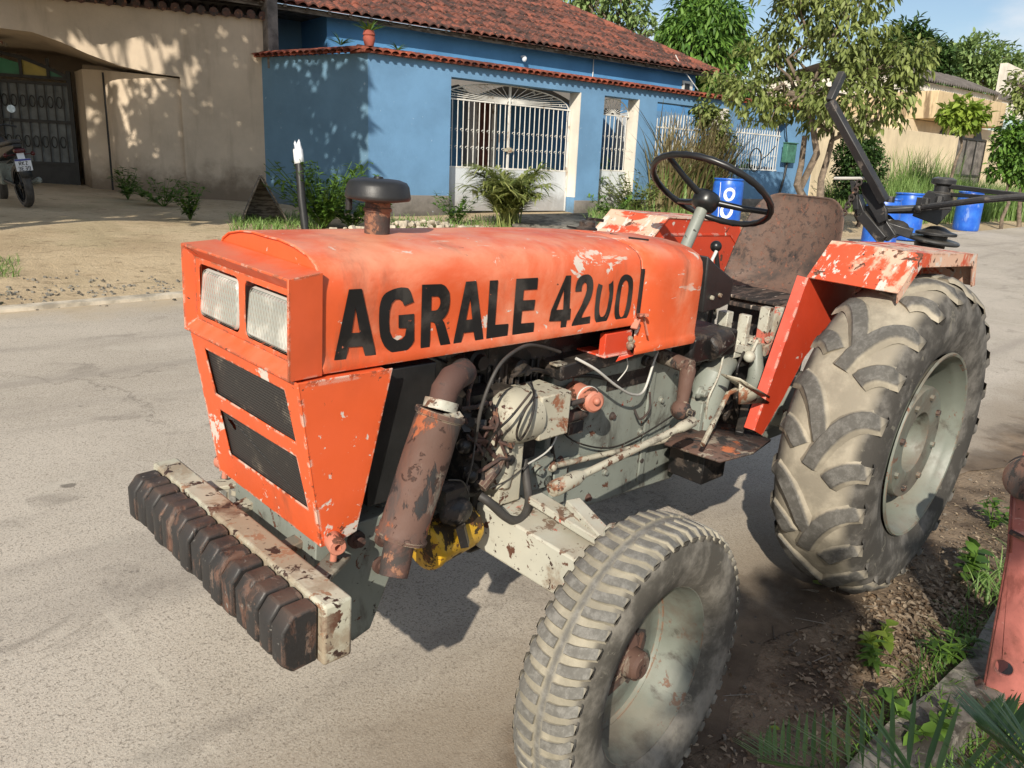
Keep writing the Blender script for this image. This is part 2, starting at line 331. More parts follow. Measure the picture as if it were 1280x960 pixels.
def wall_mat(nm, base, dirtc, lowz, hiz, sc=1.0, grain=.3, scuff=(.5,.6,.7), streak=0.):
    t = NT(nm); c = t.mix(t.ramp(t.noise(1.1*sc, 6, .6), .3, .7), tuple(x*.86 for x in base), tuple(min(1, x*1.1) for x in base))
    g = t.n('ShaderNodeNewGeometry').outputs['Position']; z = t.sep(g)[2]
    f = t.ramp(t.math('SUBTRACT', z, t.math('MULTIPLY', t.noise(3.5, 7, .65, co=g), .9)), lowz-.45, hiz-.45, 1, 0)
    c = t.mix(t.math('MULTIPLY', f, .75), c, dirtc)
    if streak:
        s2 = t.ramp(t.noise(3, 6, .65, co=t.map((1,1,.16), co=g)), .50, .66); c = t.mix(t.math('MULTIPLY', s2, streak), c, dirtc)
    ch = t.ramp(t.noise(13, 6, .65, co=g), .685, .70); c = t.mix(t.math('MULTIPLY', ch, .5), c, scuff)
    t.bump(t.math('ADD', t.noise(28, 5, .65, co=g), t.math('MULTIPLY', t.noise(3, 3, .5, co=g), .8)), grain, .01); return t.out(c, .82, 0, .3)
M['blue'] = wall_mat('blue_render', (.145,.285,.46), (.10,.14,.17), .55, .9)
M['blueshade'] = wall_mat('shaded_blue_render', (.13,.235,.33), (.12,.13,.12), .6, 1.05)  # blue render copied duller, shade mixed into its colour for the shaded walls
M['bluehouse'] = wall_mat('house_blue_render', (.10,.27,.50), (.10,.14,.18), -3, -2)
M['beige'] = wall_mat('beige_render', (.56,.455,.34), (.13,.09,.055), .75, 1.35, scuff=(.6,.55,.45), streak=.18)
M['cream_wall'] = wall_mat('cream_render', (.70,.57,.39), (.34,.25,.15), .6, 1.2, scuff=(.7,.6,.45), streak=.25)
M['stained'] = wall_mat('stained_cream_render', (.60,.46,.28), (.13,.08,.045), .6, 1.2, streak=.8)
M['white_wall'] = wall_mat('white_render', (.74,.69,.60), (.35,.29,.22), -3, -2, streak=.25)
M['plinth'] = wall_mat('grey_plinth', (.24,.22,.20), (.08,.075,.065), .5, .9, grain=.8)
M['gatewhite'] = wall_mat('white_gate_sheet', (.58,.61,.63), (.30,.28,.26), .6, 1.1, streak=.35, grain=.1)
M['whitemetal'] = worn('white_gate_paint', (.70,.68,.63), [((.38,.30,.22), 6, .62, .70, (1,1,.5)), (RUST, 18, .70, .72, S1)], .5, bump=.2)
M['darkgate'] = plain('dark_gate_iron', (.022,.02,.018), .5, .3, 8)
M['dust_glass'] = plain('frosted_gate_pane', (.14,.15,.15), .45, .3, 5)
M['greyposts'] = plain('weathered_post', (.16,.14,.125), .85, .45, 5, bump=.6)
M['darkroom'] = plain('dim_interior', (.05,.055,.06), .8, .3, 2)
def tile_mat(nm, a, b, cc):
    t = NT(nm); g = t.co; c = t.mix(t.ramp(t.noise(1.2, 6, .65, co=g), .38, .62), a, b)
    c = t.mix(t.math('MULTIPLY', t.ramp(t.noise(3.2, 9, .75, co=g), .44, .56), .85), c, cc)
    c = t.mix(t.ramp(t.noise(16, 3, .6, co=t.map(loc=(3,1,5))), .6, .7), c, tuple(min(1, x*1.5) for x in a))
    t.bump(t.noise(22, 5, .7, co=g), .5, .02); return t.out(c, .85, 0, .3)
M['tile'] = tile_mat('clay_roof_tile', (.27,.090,.058), (.15,.062,.045), (.040,.032,.028))
M['coping'] = tile_mat('clay_coping_tile', (.34,.085,.045), (.22,.06,.035), (.08,.03,.02))
M['greyroof'] = plain('grey_fibre_roof', (.12,.105,.095), .85, .25, 2, bump=.3)
def barrel_mat():
    t = NT('blue_drum_plastic'); n = t.noise(5, 5, .6); c = t.mix(t.ramp(n, .35, .7), (.015,.10,.52), (.03,.16,.62)); c = t.mix(t.math('MULTIPLY', t.ramp(t.noise(7, 6, .6, co=t.map((1,1,.4))), .58, .68), .35), c, (.4,.5,.65))
    return t.out(c, .38)
M['drum'] = barrel_mat()
M['whitepaint'] = plain('white_spray_paint', (.80,.82,.85), .6, .05)
def leaf_mat(nm, a, b, trans=.25, rough=.55):
    t = NT(nm); r = t.n('ShaderNodeNewGeometry').outputs['Random Per Island']
    c = t.mix(t.ramp(r, 0, 1), a, b); c = t.mix(t.math('MULTIPLY', t.ramp(t.noise(1.3, 3, .5), .35, .7), .35), c, tuple(x*.6 for x in a))
    tr = t.n('ShaderNodeBsdfTranslucent'); t.L(c, tr.inputs['Color']); mx = t.n('ShaderNodeMixShader'); mx.inputs[0].default_value = trans
    t.out(c, rough, 0, .4); o = t.t.nodes['Material Output']; t.L(t.b.outputs[0], mx.inputs[1]); t.L(tr.outputs[0], mx.inputs[2]); t.L(mx.outputs[0], o.inputs[0]); return t.m
M['leaf_mid'] = leaf_mat('olive_leaf', (.12,.16,.035), (.30,.35,.11))
M['leaf_dark'] = leaf_mat('mango_leaf', (.06,.14,.022), (.19,.34,.055))
M['leaf_deep'] = leaf_mat('deep_green_leaf', (.03,.07,.016), (.08,.15,.035))
M['leaf_far'] = leaf_mat('far_leaf', (.16,.25,.08), (.34,.45,.17))
M['leaf_lime'] = leaf_mat('lime_leaf', (.20,.30,.04), (.36,.46,.08), .35)
M['grass'] = leaf_mat('grass_blade', (.15,.26,.06), (.30,.43,.14), .35)
M['drygrass'] = leaf_mat('dry_blade', (.17,.13,.06), (.30,.26,.13), .25)
M['weed'] = leaf_mat('weed_leaf', (.055,.12,.02), (.15,.27,.04), .3)
M['cycad'] = leaf_mat('cycad_leaflet', (.07,.14,.04), (.15,.25,.08), .2, .35)
M['palm'] = leaf_mat('palm_leaf', (.18,.24,.06), (.42,.44,.15), .35)
M['bark'] = plain('grey_brown_bark', (.17,.13,.095), .9, .4, 12, bump=.9)
M['barkd'] = plain('dark_bark', (.07,.05,.038), .9, .4, 10, bump=.9)
M['litter'] = leaf_mat('dead_leaf', (.16,.10,.055), (.42,.33,.23), .15, .8)
M['rubble'] = plain('pale_rubble', (.46,.40,.31), .9, .35, 7, bump=.8)
M['kerb'] = worn('kerb_concrete', (.20,.185,.155), [((.07,.06,.045), 4, .52, .64, S1), ((.30,.27,.22), 11, .60, .66, S1), ((.05,.07,.03), 6, .62, .72, S1)], .9, bump=1.)
M['pinkmetal'] = worn('faded_red_paint', (.50,.165,.135), [((.30,.09,.07), 5, .58, .70, S1), (RUST, 24, .67, .70, S1), ((.24,.09,.07), 2.6, .56, .72, S1), ((.62,.35,.30), 7, .64, .70, S1)], .5, (.20,.09,.06), .012, (.02,.08), bump=.25)
M['blackmetal'] = worn('implement_black_paint', (.022,.022,.023), [((.12,.10,.085), 11, .66, .72, S1)], .42, (.10,.095,.09), .006, (.03,.09), dust=((.12,.105,.085), .6), bump=.3)
M['letters'] = worn('black_lettering', (.010,.010,.010), [((.04,.035,.03), 6, .52, .66, S1), ((.45,.12,.06), 45, .72, .73, S1)], .42, bump=.15)
M['greenpane'] = plain('green_pane', (.03,.22,.10), .3, .1); M['yellowpane'] = plain('yellow_pane', (.42,.33,.05), .3, .1)
M['redlens'] = plain('red_lens', (.07,.004,.005), .2, .1); M['platewhite'] = plain('number_plate_white', (.68,.70,.74), .4, .05); M['plateblue'] = plain('number_plate_blue', (.02,.03,.25), .4, .05)
M['greenbox'] = plain('green_meter_box', (.06,.17,.12), .5, .3, 9); M['timber'] = worn('grey_board', (.20,.17,.135), [((.08,.065,.05), 5, .5, .6, (1,1,5))], .85, bump=.7)
M['terracotta'] = plain('terracotta_pot', (.30,.07,.045), .8, .2); M['brickred'] = plain('brown_door', (.17,.055,.035), .6, .3, 7)
# ================================================================== TRACTOR
TR = empty('farm_tractor', label='orange farm tractor with worn black lettering along its bonnet and big dusty rear tyres', cat='tractor')
TR.matrix_world = Matrix([[*TM[0], 0], [*TM[1], 0], [*TM[2], 0], [0,0,0,1]])
def V(*a): return Vector(a)
# ---- bonnet
def hood_prof(x, w=.229, zb=1.036):
    zt = 1.286 - .006*max(0, (2.12-x)) - .05*max(0, 1.3-x)**1.3
    ze = zt - .050
    pts = [(w-.012, zb-.004), (w+.003, zb+.002), (w+.007, zb+.016), (w+.002, zb+.028), (w, zb+.04), (w, zb+.1), (w, ze-.06), (w-.001, ze-.03), (w-.008, ze), (w-.024, ze+.020), (w-.055, ze+.035), (w-.11, ze+.046), (w-.17, ze+.051), (0, zt)]
    return pts + [(-a, b) for a, b in pts[-2::-1]]
mb = MB(); xs = [2.112, 2.105, 2.0, 1.8, 1.6, 1.4, 1.25, 1.12, 1.085, 1.08]
mb.loft([[V(x, y, z) for y, z in hood_prof(x, .229 + (.001*math.sin(x*5)))] for x in xs])
hood = mb.build('bonnet', M['hood'], TR, solid=.004, smooth=50)
mb = MB(); fp = hood_prof(2.108)[6:-6]; mb.add([V(2.108, y, z) for y, z in fp], [tuple(range(len(fp)))]); mb.build('bonnet_front', M['hood'], TR, smooth=0)
# ---- lettering, cut from black film and laid on the bonnet's side
def gl(ox, oy, pts): return [(ox + x/5.818, oy + y/5.818) for x, y in pts]
a_, b_ = (400, 330), (600, 320)
LET = [
 (a_, [(103,700),(212,185),(303,180),(408,665),(328,668),(310,598),(205,605),(188,695)], [[(228,503),(258,315),(290,498)]]),
 (a_, [(680,275),(612,303),(600,275),(575,255),(545,258),(520,285),(505,340),(500,420),(505,490),(525,535),(560,555),(595,545),(618,520),(628,465),(572,465),(572,372),(682,362),(682,555),(665,590),(640,620),(610,640),(565,650),(515,640),(490,622),(470,600),(452,565),(440,530),(433,480),(430,430),(430,375),(433,320),(440,282),(450,250),(463,228),(480,210),(505,196),(530,185),(560,175),(590,170),(618,171),(640,175),(652,192),(660,210)], []),
 (a_, [(742,150),(880,145),(898,152),(915,165),(928,185),(938,205),(941,232),(942,260),(940,290),(935,320),(928,345),(915,370),(902,388),(885,402),(897,418),(905,440),(948,590),(875,595),(840,450),(834,435),(825,425),(812,420),(800,420),(795,612),(730,618)], [[(808,235),(850,233),(862,240),(870,250),(874,266),(875,285),(870,303),(862,320),(852,332),(840,337),(805,340)]]),
 (a_, [(965,587),(1060,128),(1133,122),(1185,548),(1125,555),(1115,490),(1040,500),(1022,580)], [[(1058,408),(1090,240),(1105,400)]]),
 (b_, [(70,178),(127,175),(105,500),(202,492),(195,590),(42,606)], []),
 (b_, [(262,165),(418,157),(412,240),(315,245),(308,322),(398,317),(388,390),(302,397),(293,490),(390,482),(385,565),(230,582)], []),
 (b_, [(625,142),(660,140),(648,380),(658,382),(652,460),(628,465),(620,535),(580,540),(588,470),(500,473),(515,395)], [[(550,392),(610,235),(603,388)]]),
 (b_, [(692,258),(694,225),(700,200),(706,180),(715,165),(728,150),(745,140),(765,134),(785,133),(800,141),(812,155),(820,178),(822,205),(820,235),(815,265),(806,298),(795,325),(775,364),(755,400),(742,427),(735,450),(800,437),(795,512),(660,528),(666,495),(680,465),(698,428),(720,390),(740,350),(755,310),(767,280),(775,250),(777,228),(775,205),(769,194),(760,190),(750,198),(742,210),(737,231),(735,255)], []),
 (b_, [(862,200),(876,207),(890,212),(884,240),(878,270),(872,305),(868,340),(865,372),(865,400),(868,425),(875,440),(885,443),(895,440),(907,428),(915,410),(925,377),(932,340),(938,304),(942,270),(938,235),(938,205),(952,198),(968,178),(969,225),(968,260),(963,306),(955,350),(947,392),(935,430),(922,465),(905,490),(890,502),(875,507),(858,502),(845,490),(835,462),(832,430),(833,384),(838,340),(842,295),(850,240)], []),
 (b_, [(1070,133),(1088,140),(1100,150),(1110,168),(1113,190),(1112,230),(1108,270),(1102,316),(1095,360),(1086,397),(1075,430),(1063,455),(1050,475),(1036,486),(1020,490),(1004,486),(992,475),(982,450),(978,420),(979,374),(985,330),(991,284),(1000,240),(1008,203),(1020,170),(1031,152),(1045,140),(1057,134)], [[(1062,172),(1047,184),(1035,205),(1027,236),(1022,270),(1016,310),(1012,350),(1010,387),(1012,420),(1017,437),(1025,445),(1036,441),(1045,430),(1055,402),(1062,370),(1070,330),(1075,290),(1080,254),(1081,218),(1076,188)]])]
mb = MB(); YL = .2305
for (ox, oy), out, holes in LET:
    f = lambda pl: [(-p.x, p.z) for p in (tp(q[0], q[1], 'y', YL) for q in gl(ox, oy, pl))]
    plate(mb, f(out), [f(h) for h in holes], .0012, lambda v: V(-v.x, YL+.0006+v.z + (.001*math.sin(-v.x*5)), v.y))
mb.build('lettering', M['letters'], hood, smooth=0, clean=False)
# ---- headlamp surround
W = .246
mb = MB()
def cor(w, x, z0, z1): return [V(x, -w, z0), V(x, w, z0), V(x, w, z1), V(x, -w, z1)]
o1 = [V(2.113, -.236, 1.036), V(2.113, .236, 1.036), V(2.113, .236, 1.246), V(2.113, -.236, 1.246)]
o2 = cor(W, 2.192, 1.037, 1.2385); i1 = cor(W-.005, 2.193, 1.041, 1.2345); i2 = cor(.230, 2.166, 1.064, 1.209)
mb.loft([o1, o2, i1, i2], closed=True)
def rr(y0, y1, z0, z1, r=.016):
    pts = []
    for cx, cz, a0 in ((y1-r, z1-r, 0), (y0+r, z1-r, 90), (y0+r, z0+r, 180), (y1-r, z0+r, 270)):
        pts += [(cx + r*math.cos(R(a0+t)), cz + r*math.sin(R(a0+t))) for t in (0, 30, 60, 90)]
    return pts
holes = [rr(-.212, -.014, 1.074, 1.196), rr(.014, .212, 1.074, 1.196)]
plate(mb, [(-.230,1.064),(.230,1.064),(.230,1.209),(-.230,1.209)], holes, .003, lambda v: V(2.165+v.z, v.x, v.y))
mb.build('headlamp_surround', M['bezel'], TR, smooth=30, bevel=.003)
mb = MB(); mb.box((2.06,-.225,1.06), (2.108,.225,1.21)); mb.build('lamp_box', M['black'], TR)
for y0 in (-.206, .024):
    mb = MB()
    pl = rr(y0, y0+.182, 1.080, 1.183, .014); pl2 = rr(y0+.007, y0+.175, 1.087, 1.176, .010)
    lift = lambda z: .0 + (1.18-z)*.10
    mb.loft([[V(2.12, y, z) for y, z in pl], [V(2.155+lift(z), y, z) for y, z in pl], [V(2.162+lift(z), y, z) for y, z in pl2]], closed=True, caps=True)
    hl = mb.build('headlight', M['glass'], TR, smooth=30)
    mb = MB(); mb.loft([[V(2.153+lift(z), y, z) for y, z in rr(y0-.003, y0+.185, 1.077, 1.186, .016)], [V(2.160+lift(z), y, z) for y, z in pl], ], closed=True); mb.build('lamp_rim', M['chrome'], hl)
# ---- grille housing (lower nose)
mb = MB()
zt, zb = 1.034, .660
def fx(z): return 2.119 + (z-zb)/(zt-zb)*.058
def fw(z): return .246 + (z-zb)/(zt-zb)*.006
out = [(-fw(zt), zt), (-fw(zb), zb-.0), (fw(zb), zb-.004), (fw(zt), zt)]
h1 = [(-.188, 1.000), (-.172, .892), (.205, .892), (.190, 1.003)]; h2 = [(-.168, .852), (-.155, .738), (.212, .738), (.196, .855)]
def ins(h, c=8): return h
plate(mb, out, [h1, h2], .004, lambda v: V(fx(v.y)-.002+v.z, v.x, v.y))
for s in (-1, 1):
    sp = [(fx(zt), zt), (fx(zb), zb-.004), (2.07, .655), (2.028, .668), (1.949, zt)]
    vs = [V(x, s*(fw(z)-.001), z) for x, z in sp]; vs2 = [v - V(0, s*.004, 0) for v in vs]; n = len(sp)
    mb.add(vs+vs2, [tuple(range(n)), tuple(range(n, 2*n))[::-1]] + [(i, i+n, (i+1) % n+n, (i+1) % n) for i in range(n)])
mb.box((1.96,-.25,1.026), (2.17,.25,1.031))
gr = mb.build('grille_housing', M['grille'], TR, smooth=0, bevel=.0025)
for k, h in enumerate((h1, h2)):
    mb = MB(); e = .006
    cy = sum(p[0] for p in h)/4; cz = sum(p[1] for p in h)/4; hh = [(y + math.copysign(e, y-cy), z + math.copysign(e, z-cz)) for y, z in h]
    hole = [[(-.145,.842),(-.135,.835),(-.118,.838),(-.104,.829),(-.108,.815),(-.12,.812),(-.128,.822),(-.142,.828)]] if k else []
    plate(mb, hh, hole, .001, lambda v: V(fx(v.y)-.0075+v.z+.004*math.sin(v.x*22)*math.cos(v.y*40), v.x, v.y)); mb.build('grille_mesh', M['wire'], gr, smooth=0)
mb = MB(); mb.box((1.80,-.215,.70), (1.98,.215,1.02)); mb.build('radiator', M['black'], TR, bevel=.004)
# ---- nose casting and front frame
mb = MB(); mb.prism([(2.10,.655),(2.105,.52),(2.06,.40),(2.00,.345),(1.95,.36),(1.87,.545),(1.70,.60),(1.70,.66)], 'y', -.195, .195)
mb.box((1.30,-.16,.56), (1.90,.16,.66)); mb.box((2.0,-.20,.662), (2.095,.20,.668))
fr = mb.build('front_frame', M['grey'], TR, bevel=.006)
for p in ((1.925,.197,.60),(1.93,.197,.53),(2.0,.197,.62)):
    mb = MB(); mb.lathe([(.0,.026),(.012,.026),(.012,.010),(.021,.010),(.021,-.004)], p, (0,1,0), 14); mb.build('frame_bolt', M['rustdark'], fr)
for s in (-1, 1):                                             # mounting pins of the nose
    mb = MB(); c = tp(423, 680, 'y', .26); c = V(2.095, .262*s, .668)
    mb.lathe([(.0,-.024),(.018,-.024),(.0195,-.019),(.0195,.021),(.017,.025),(.0075,.025),(.0075,.008),(0,.008)], c, (.25,s,0), 20)
    mb.tube([c+V(.0,0,-.015), c+V(.003,0,-.042)], .008)
    mb.build('mounting_pin', M['orangepart'], gr, smooth=40)
for s in (-1, 1):
    mb = MB(); mb.bar((2.06, .235*s, .617), (2.19, .30*s, .60), .05, .012); mb.build('bumper_bracket', M['cream'], TR, bevel=.003)
    mb = MB(); mb.bar((2.16,.12*s,.60),(2.05,.12*s,.62), .04, .02); mb.build('bumper_bracket', M['cream'], TR, bevel=.003)
# ---- bumper with ballast
mb = MB(); mb.box((2.153,-.428,.506), (2.218,.424,.640)); bumper = mb.build('bumper_bar', M['bar'], TR, bevel=.007, seg=3)
N = 15; y0 = -.402; pitch = (.412-y0)/N
for i in range(N):
    ya = y0 + i*pitch; yb = ya + pitch - .007; jx = random.uniform(-.004,.003); jz = random.uniform(-.004,.003)
    mb = MB(); c = .013
    xf, xb, zt_, zb_ = 2.295+jx, 2.2215, .634+jz, .508+jz*1.5
    prof = [(xb, zb_+.004), (xf-.022, zb_), (xf, zb_+.02), (xf+.001, zt_-.03), (xf-.022, zt_), (xb, zt_+.002)]
    def ring(y, g): 
        cx = sum(p[0] for p in prof)/6; cz = sum(p[1] for p in prof)/6
        return [V(cx+(x-cx)*g if x > xb+.001 else x, y, cz+(z-cz)*(g*.5+.5)) for x, z in prof]
    mb.loft([ring(ya, .87), ring(ya+c*.7, 1), ring(yb-c*.7, 1), ring(yb, .87 if i < N-1 else .94)], closed=True, caps=True)
    w = mb.build('ballast_weight', M['weight'], bumper, bevel=.004, smooth=40)
    w.rotation_euler = (random.uniform(-.006,.006), 0, 0)
# ---- axle, steering arms
mb = MB()
a = [V(1.60,.262,.590), V(1.60,.253,.474), V(1.48,.253,.474), V(1.48,.262,.590)]
def sec(y, z0, z1, x0=1.475, x1=1.60): return [V(x0,y,z0), V(x1,y,z0), V(x1,y,z1), V(x0,y,z1)]
mb.loft([sec(-.58,.45,.575), sec(-.2,.46,.59), sec(.20,.462,.592), sec(.60,.455,.578)], closed=True, caps=True)
axle = mb.build('front_axle', M['palegrey'], TR, bevel=.006)
mb = MB(); mb.box((1.46,-.17,.44),(1.62,.17,.64)); mb.build('axle_pivot', M['oily'], axle, bevel=.01)
mb = MB()
J = V(1.50,.555,.60)
for q, w in ((tp(668,622,'z',.62), .05), (tp(715,627,'z',.64), .045)):
    mb.bar(J + V(.0,0,.0), q, w, .022)
mb.tube([J+V(0,0,-.12), J+V(0,0,.02)], .03, 14); mb.lathe([(0,-.015),(.03,-.015),(.03,.03),(.02,.045),(0,.045)], J+V(0,.0,.01), (0,0,1), 8)
mb.build('steering_arm', M['palegrey'], axle, bevel=.004)
mb = MB(); A = tp(690,612,'y',.36); B = tp(866,527,'y',.36)
d = (B-A).normalized()
mb.tube([A, B], .0105, 14); mb.tube([A-d*.0, A+d*.012, A+d*.09, A+d*.12], [.019,.022,.0205,.011], 16); mb.tube([B-d*.09, B-d*.06, B, B+d*.01], [.011,.0165,.0165,.010], 14); mb.lathe([(.0,-.001),(.012,-.001),(.016,-.004)], A, d*-1, 12)
mb.build('drag_link', M['cream'], TR, smooth=40)
mb = MB(); A2 = tp(690,583,'y',.16); B2 = tp(838,549,'y',.16); C2 = tp(880,540,'y',.2)
mb.tube([A2, B2, C2], .009, 10); mb.ball(A2, .017, 10); mb.ball(B2, .018, 10); mb.build('brake_rod', M['cream'], TR, smooth=40)
# ---- wheels
def tyre(nm, mat, c, half, Rr, r_in, n, side, nl, kind, parent):
    nt = 96; verts = []; faces = []; zone = []; lug = []
    if kind == 'rear':
        prof = [(r_in,-half+.03,0),(r_in+.02,-half+.018,0),(Rr*.70,-half-.002,0),(Rr*.80,-half-.001,0),(Rr*.865,-half+.012,.1),(Rr*.905,-half+.032,.55),(Rr*.932,-half+.062,.9),(Rr*.950,-half*.40,1),(Rr*.958,0,1)]
    else:
        prof = [(r_in-.006,-half+.030,0),(r_in+.012,-half+.012,0),(Rr*.78,-half-.002,.05),(Rr*.87,-half,.1),(Rr*.93,-half+.006,.35),(Rr*.968,-half+.018,.8),(Rr*.978,-half*.45,1),(Rr*.982,0,1)]
    prof = prof + [(a, -b, z) for a, b, z in prof[-2::-1]]
    m = len(prof)
    for k in range(nt):
        t = 2*math.pi*k/nt; fl = 1.0
        for r, y, z in prof: verts.append((r*math.cos(t), y*side, r*math.sin(t))); zone.append(z); lug.append(.95 if kind == 'front' and abs(y) < .002 else 0)
    for k in range(nt):
        for i in range(m-1): faces.append((k*m+i, k*m+i+1, ((k+1) % nt)*m+i+1, ((k+1) % nt)*m+i))
    def rad(y):                                                     # carcass radius at lateral y
        ys = [p[1] for p in prof]; rs = [p[0] for p in prof]
        ii = [i for i in range(len(ys)) if rs[i] > Rr*(.86 if kind == 'rear' else .92)]
        return float(np.interp(y, [ys[i] for i in ii], [rs[i] for i in ii]))
    H = Rr - rad(0)
    for sd in (-1, 1):
        for k in range(nl):
            t0 = 2*math.pi*(k + (.5 if sd < 0 and kind == 'rear' else 0) + random.uniform(-.03,.03))/nl
            path = []
            if kind == 'rear':
                u0 = 0.0 if k % 2 == 0 else .42
                for i in range(9):
                    u = u0 + (1-u0)*i/8; y = sd*(-.012 + (half-.004)*u)
                    th = t0 + .34*(1-(1-u)**2.3); wd = .046*(1.+.25*u); hh = H*.85*(1-.35*u)*(1 if i else .45)
                    path.append((th, y, wd, hh, 1))
                path.append((t0+.34+.012, sd*(half+.003), .050, None, .5)); path.append((t0+.34+.024, sd*(half-.003), .036, None, 0))
            else:
                for i in range(5):
                    u = i/4; y = sd*(.012 + (half-.018)*u); path.append((t0 + .05*u*u, y, .0225+.003*u, H, 1))
                path.append((t0+.054, sd*(half+.0005), .026, None, .6)); path.append((t0+.058, sd*(half-.004), .022, None, 0))
            b = len(verts); np_ = len(path)
            for i, (th, y, wd, hh, lv) in enumerate(path):
                if hh is None:
                    rr_ = Rr*(.855 if lv > 0 else .80) if kind == 'rear' else Rr*(.945 if lv > 0 else .90); rb = rr_-.004; top = rr_
                    ybase = y - sd*.006 if kind == 'rear' else y-sd*.004
                else: rb = rad(y) - .004; top = rad(y)+hh; ybase = y
                # local direction of the lug for a true width
                j = min(i, np_-2); dth = (path[j+1][0]-path[j][0])*Rr; dy = path[j+1][1]-path[j][1]; L = math.hypot(dth, dy) or 1
                nx, ny = dy/L, -dth/L                              # normal (along theta, y)
                for q, (off, isT) in enumerate(((-.80,0),(-.42,1),(.42,1),(.80,0)) if kind == 'rear' else ((-.60,0),(-.44,1),(.44,1),(.60,0))):
                    tt = th + nx*off*wd/Rr*(1 if sd > 0 else 1); yy = (y if isT else ybase) + (ny*off*wd if hh is not None else 0)
                    r_ = top if isT else rb
                    verts.append((r_*math.cos(tt), yy*side, r_*math.sin(tt))); lug.append(1. if (isT and lv == 1) else 0.); zone.append(1. if lv == 1 else (.45 if lv > 0 else 0.))
            for i in range(np_-1):
                for q in range(3): faces.append((b+i*4+q, b+i*4+q+1, b+(i+1)*4+q+1, b+(i+1)*4+q))
            faces.append((b, b+1, b+2, b+3)); e = b+(np_-1)*4; faces.append((e, e+3, e+2, e+1))
    me = bpy.data.meshes.new(nm); me.from_pydata(verts, [], faces); me.materials.append(mat)
    bm = bmesh.new(); bm.from_mesh(me); bmesh.ops.recalc_face_normals(bm, faces=bm.faces); bm.to_mesh(me); bm.free()
    for an, vals in (('zone', zone), ('lug', lug)):
        at = me.attributes.new(an, 'FLOAT', 'POINT'); at.data.foreach_set('value', vals)
    me.polygons.foreach_set('use_smooth', [True]*len(me.polygons)); me.set_sharp_from_angle(angle=R(42))
    o = bpy.data.objects.new(nm, me); COL.objects.link(o); o.parent = parent; return o
def rear_wheel(side):
    mb = MB(); P = [(.338,.136),(.334,.143),(.326,.141),(.321,.128),(.312,.112),(.303,.10),(.300,.03),(.292,-.035),(.285,-.04),(.212,-.03),(.206,-.028),(.206,.094),(.201,.102),(.150,.102),(.112,.098),(.106,.088),(.100,-.01),(.075,-.012),(.072,.0),(.04,.004),(0,.004)]
    mb.lathe([(r, y+.008) for r, y in P], (0,0,0), (0,side,0), 72)
    mb.lathe([(.300,-.04),(.31,-.10),(.338,-.136)], (0,0,0), (0,side,0), 48)
    w = mb.build('rear_wheel', M['rim'], TR, smooth=40); w.location = (0, .607*side, .604)
    for k in range(8):
        t = 2*math.pi*(k+.3)/8; mb = MB(); mb.lathe([(.0,.122),(.011,.122),(.012,.114),(.012,.104)], (.168*math.cos(t), 0, .168*math.sin(t)), (0,side,0), 6); mb.build('wheel_nut', M['rustpipe'] if k % 3 == 0 else M['rim'], w, smooth=30)
        t += .2; mb = MB(); mb.lathe([(.0,-.012),(.013,-.012),(.014,-.018),(.014,-.04)], (.248*math.cos(t), 0, .248*math.sin(t)), (0,side,0), 6); mb.build('rim_bolt', M['rim'], w, smooth=30)
    mb = MB(); mb.lathe([(.0,.03),(.03,.028),(.038,.016),(.04,.0)], (0,0,0), (0,side,0), 16)
    mb.build('hub_cap', M['rustdark'], w)
    tyre('tyre', M['tyre_rear'], None, .159, .601, .330, 96, side, 22, 'rear', w)
    return w
rear_wheel(1); rear_wheel(-1)
def front_wheel(side):
    mb = MB(); P = [(.223,.050),(.2195,.055),(.213,.052),(.209,.042),(.203,.030),(.198,.024),(.196,-.045),(.188,-.062),(.168,-.066),(.150,-.060),(.118,-.056),(.112,-.054),(.095,-.060),(.05,-.060)]
    mb.lathe(P, (0,0,0), (0,side,0), 64); mb.lathe([(.192,-.05),(.20,-.06),(.223,-.05)], (0,0,0), (0,side,0), 40)
    w = mb.build('front_wheel', M['rim'], TR, smooth=40); w.location = (1.541, .694*side, .362); w.rotation_euler = (R(1.6)*side, 0, R(3.6))
    mb = MB(); mb.lathe([(.0,.018),(.028,.016),(.036,.008),(.038,-.02),(.062,-.03),(.066,-.07)], (0,0,0), (0,side,0), 20)
    for k in range(5):
        t = 2*math.pi*k/5+.4; mb.lathe([(.0,-.036),(.011,-.036),(.011,-.062)], (.082*math.cos(t), 0, .082*math.sin(t)), (0,side,0), 6); mb.bar((.035*math.cos(t), -.025*side, .035*math.sin(t)), (.09*math.cos(t), -.048*side, .09*math.sin(t)), .035, .02, up=(0,1,0))
    mb.build('hub', M['rustpipe'], w, smooth=30)
    mb = MB(); mb.tube([(0,-.03*side,0), (0,-.10*side,.0)], .05, 16); mb.build('axle_stub', M['oily'], w)
    tyre('tyre', M['tyre_front'], None, .080, .366, .218, 96, side, 56, 'front', w)
    return w
front_wheel(1); front_wheel(-1)
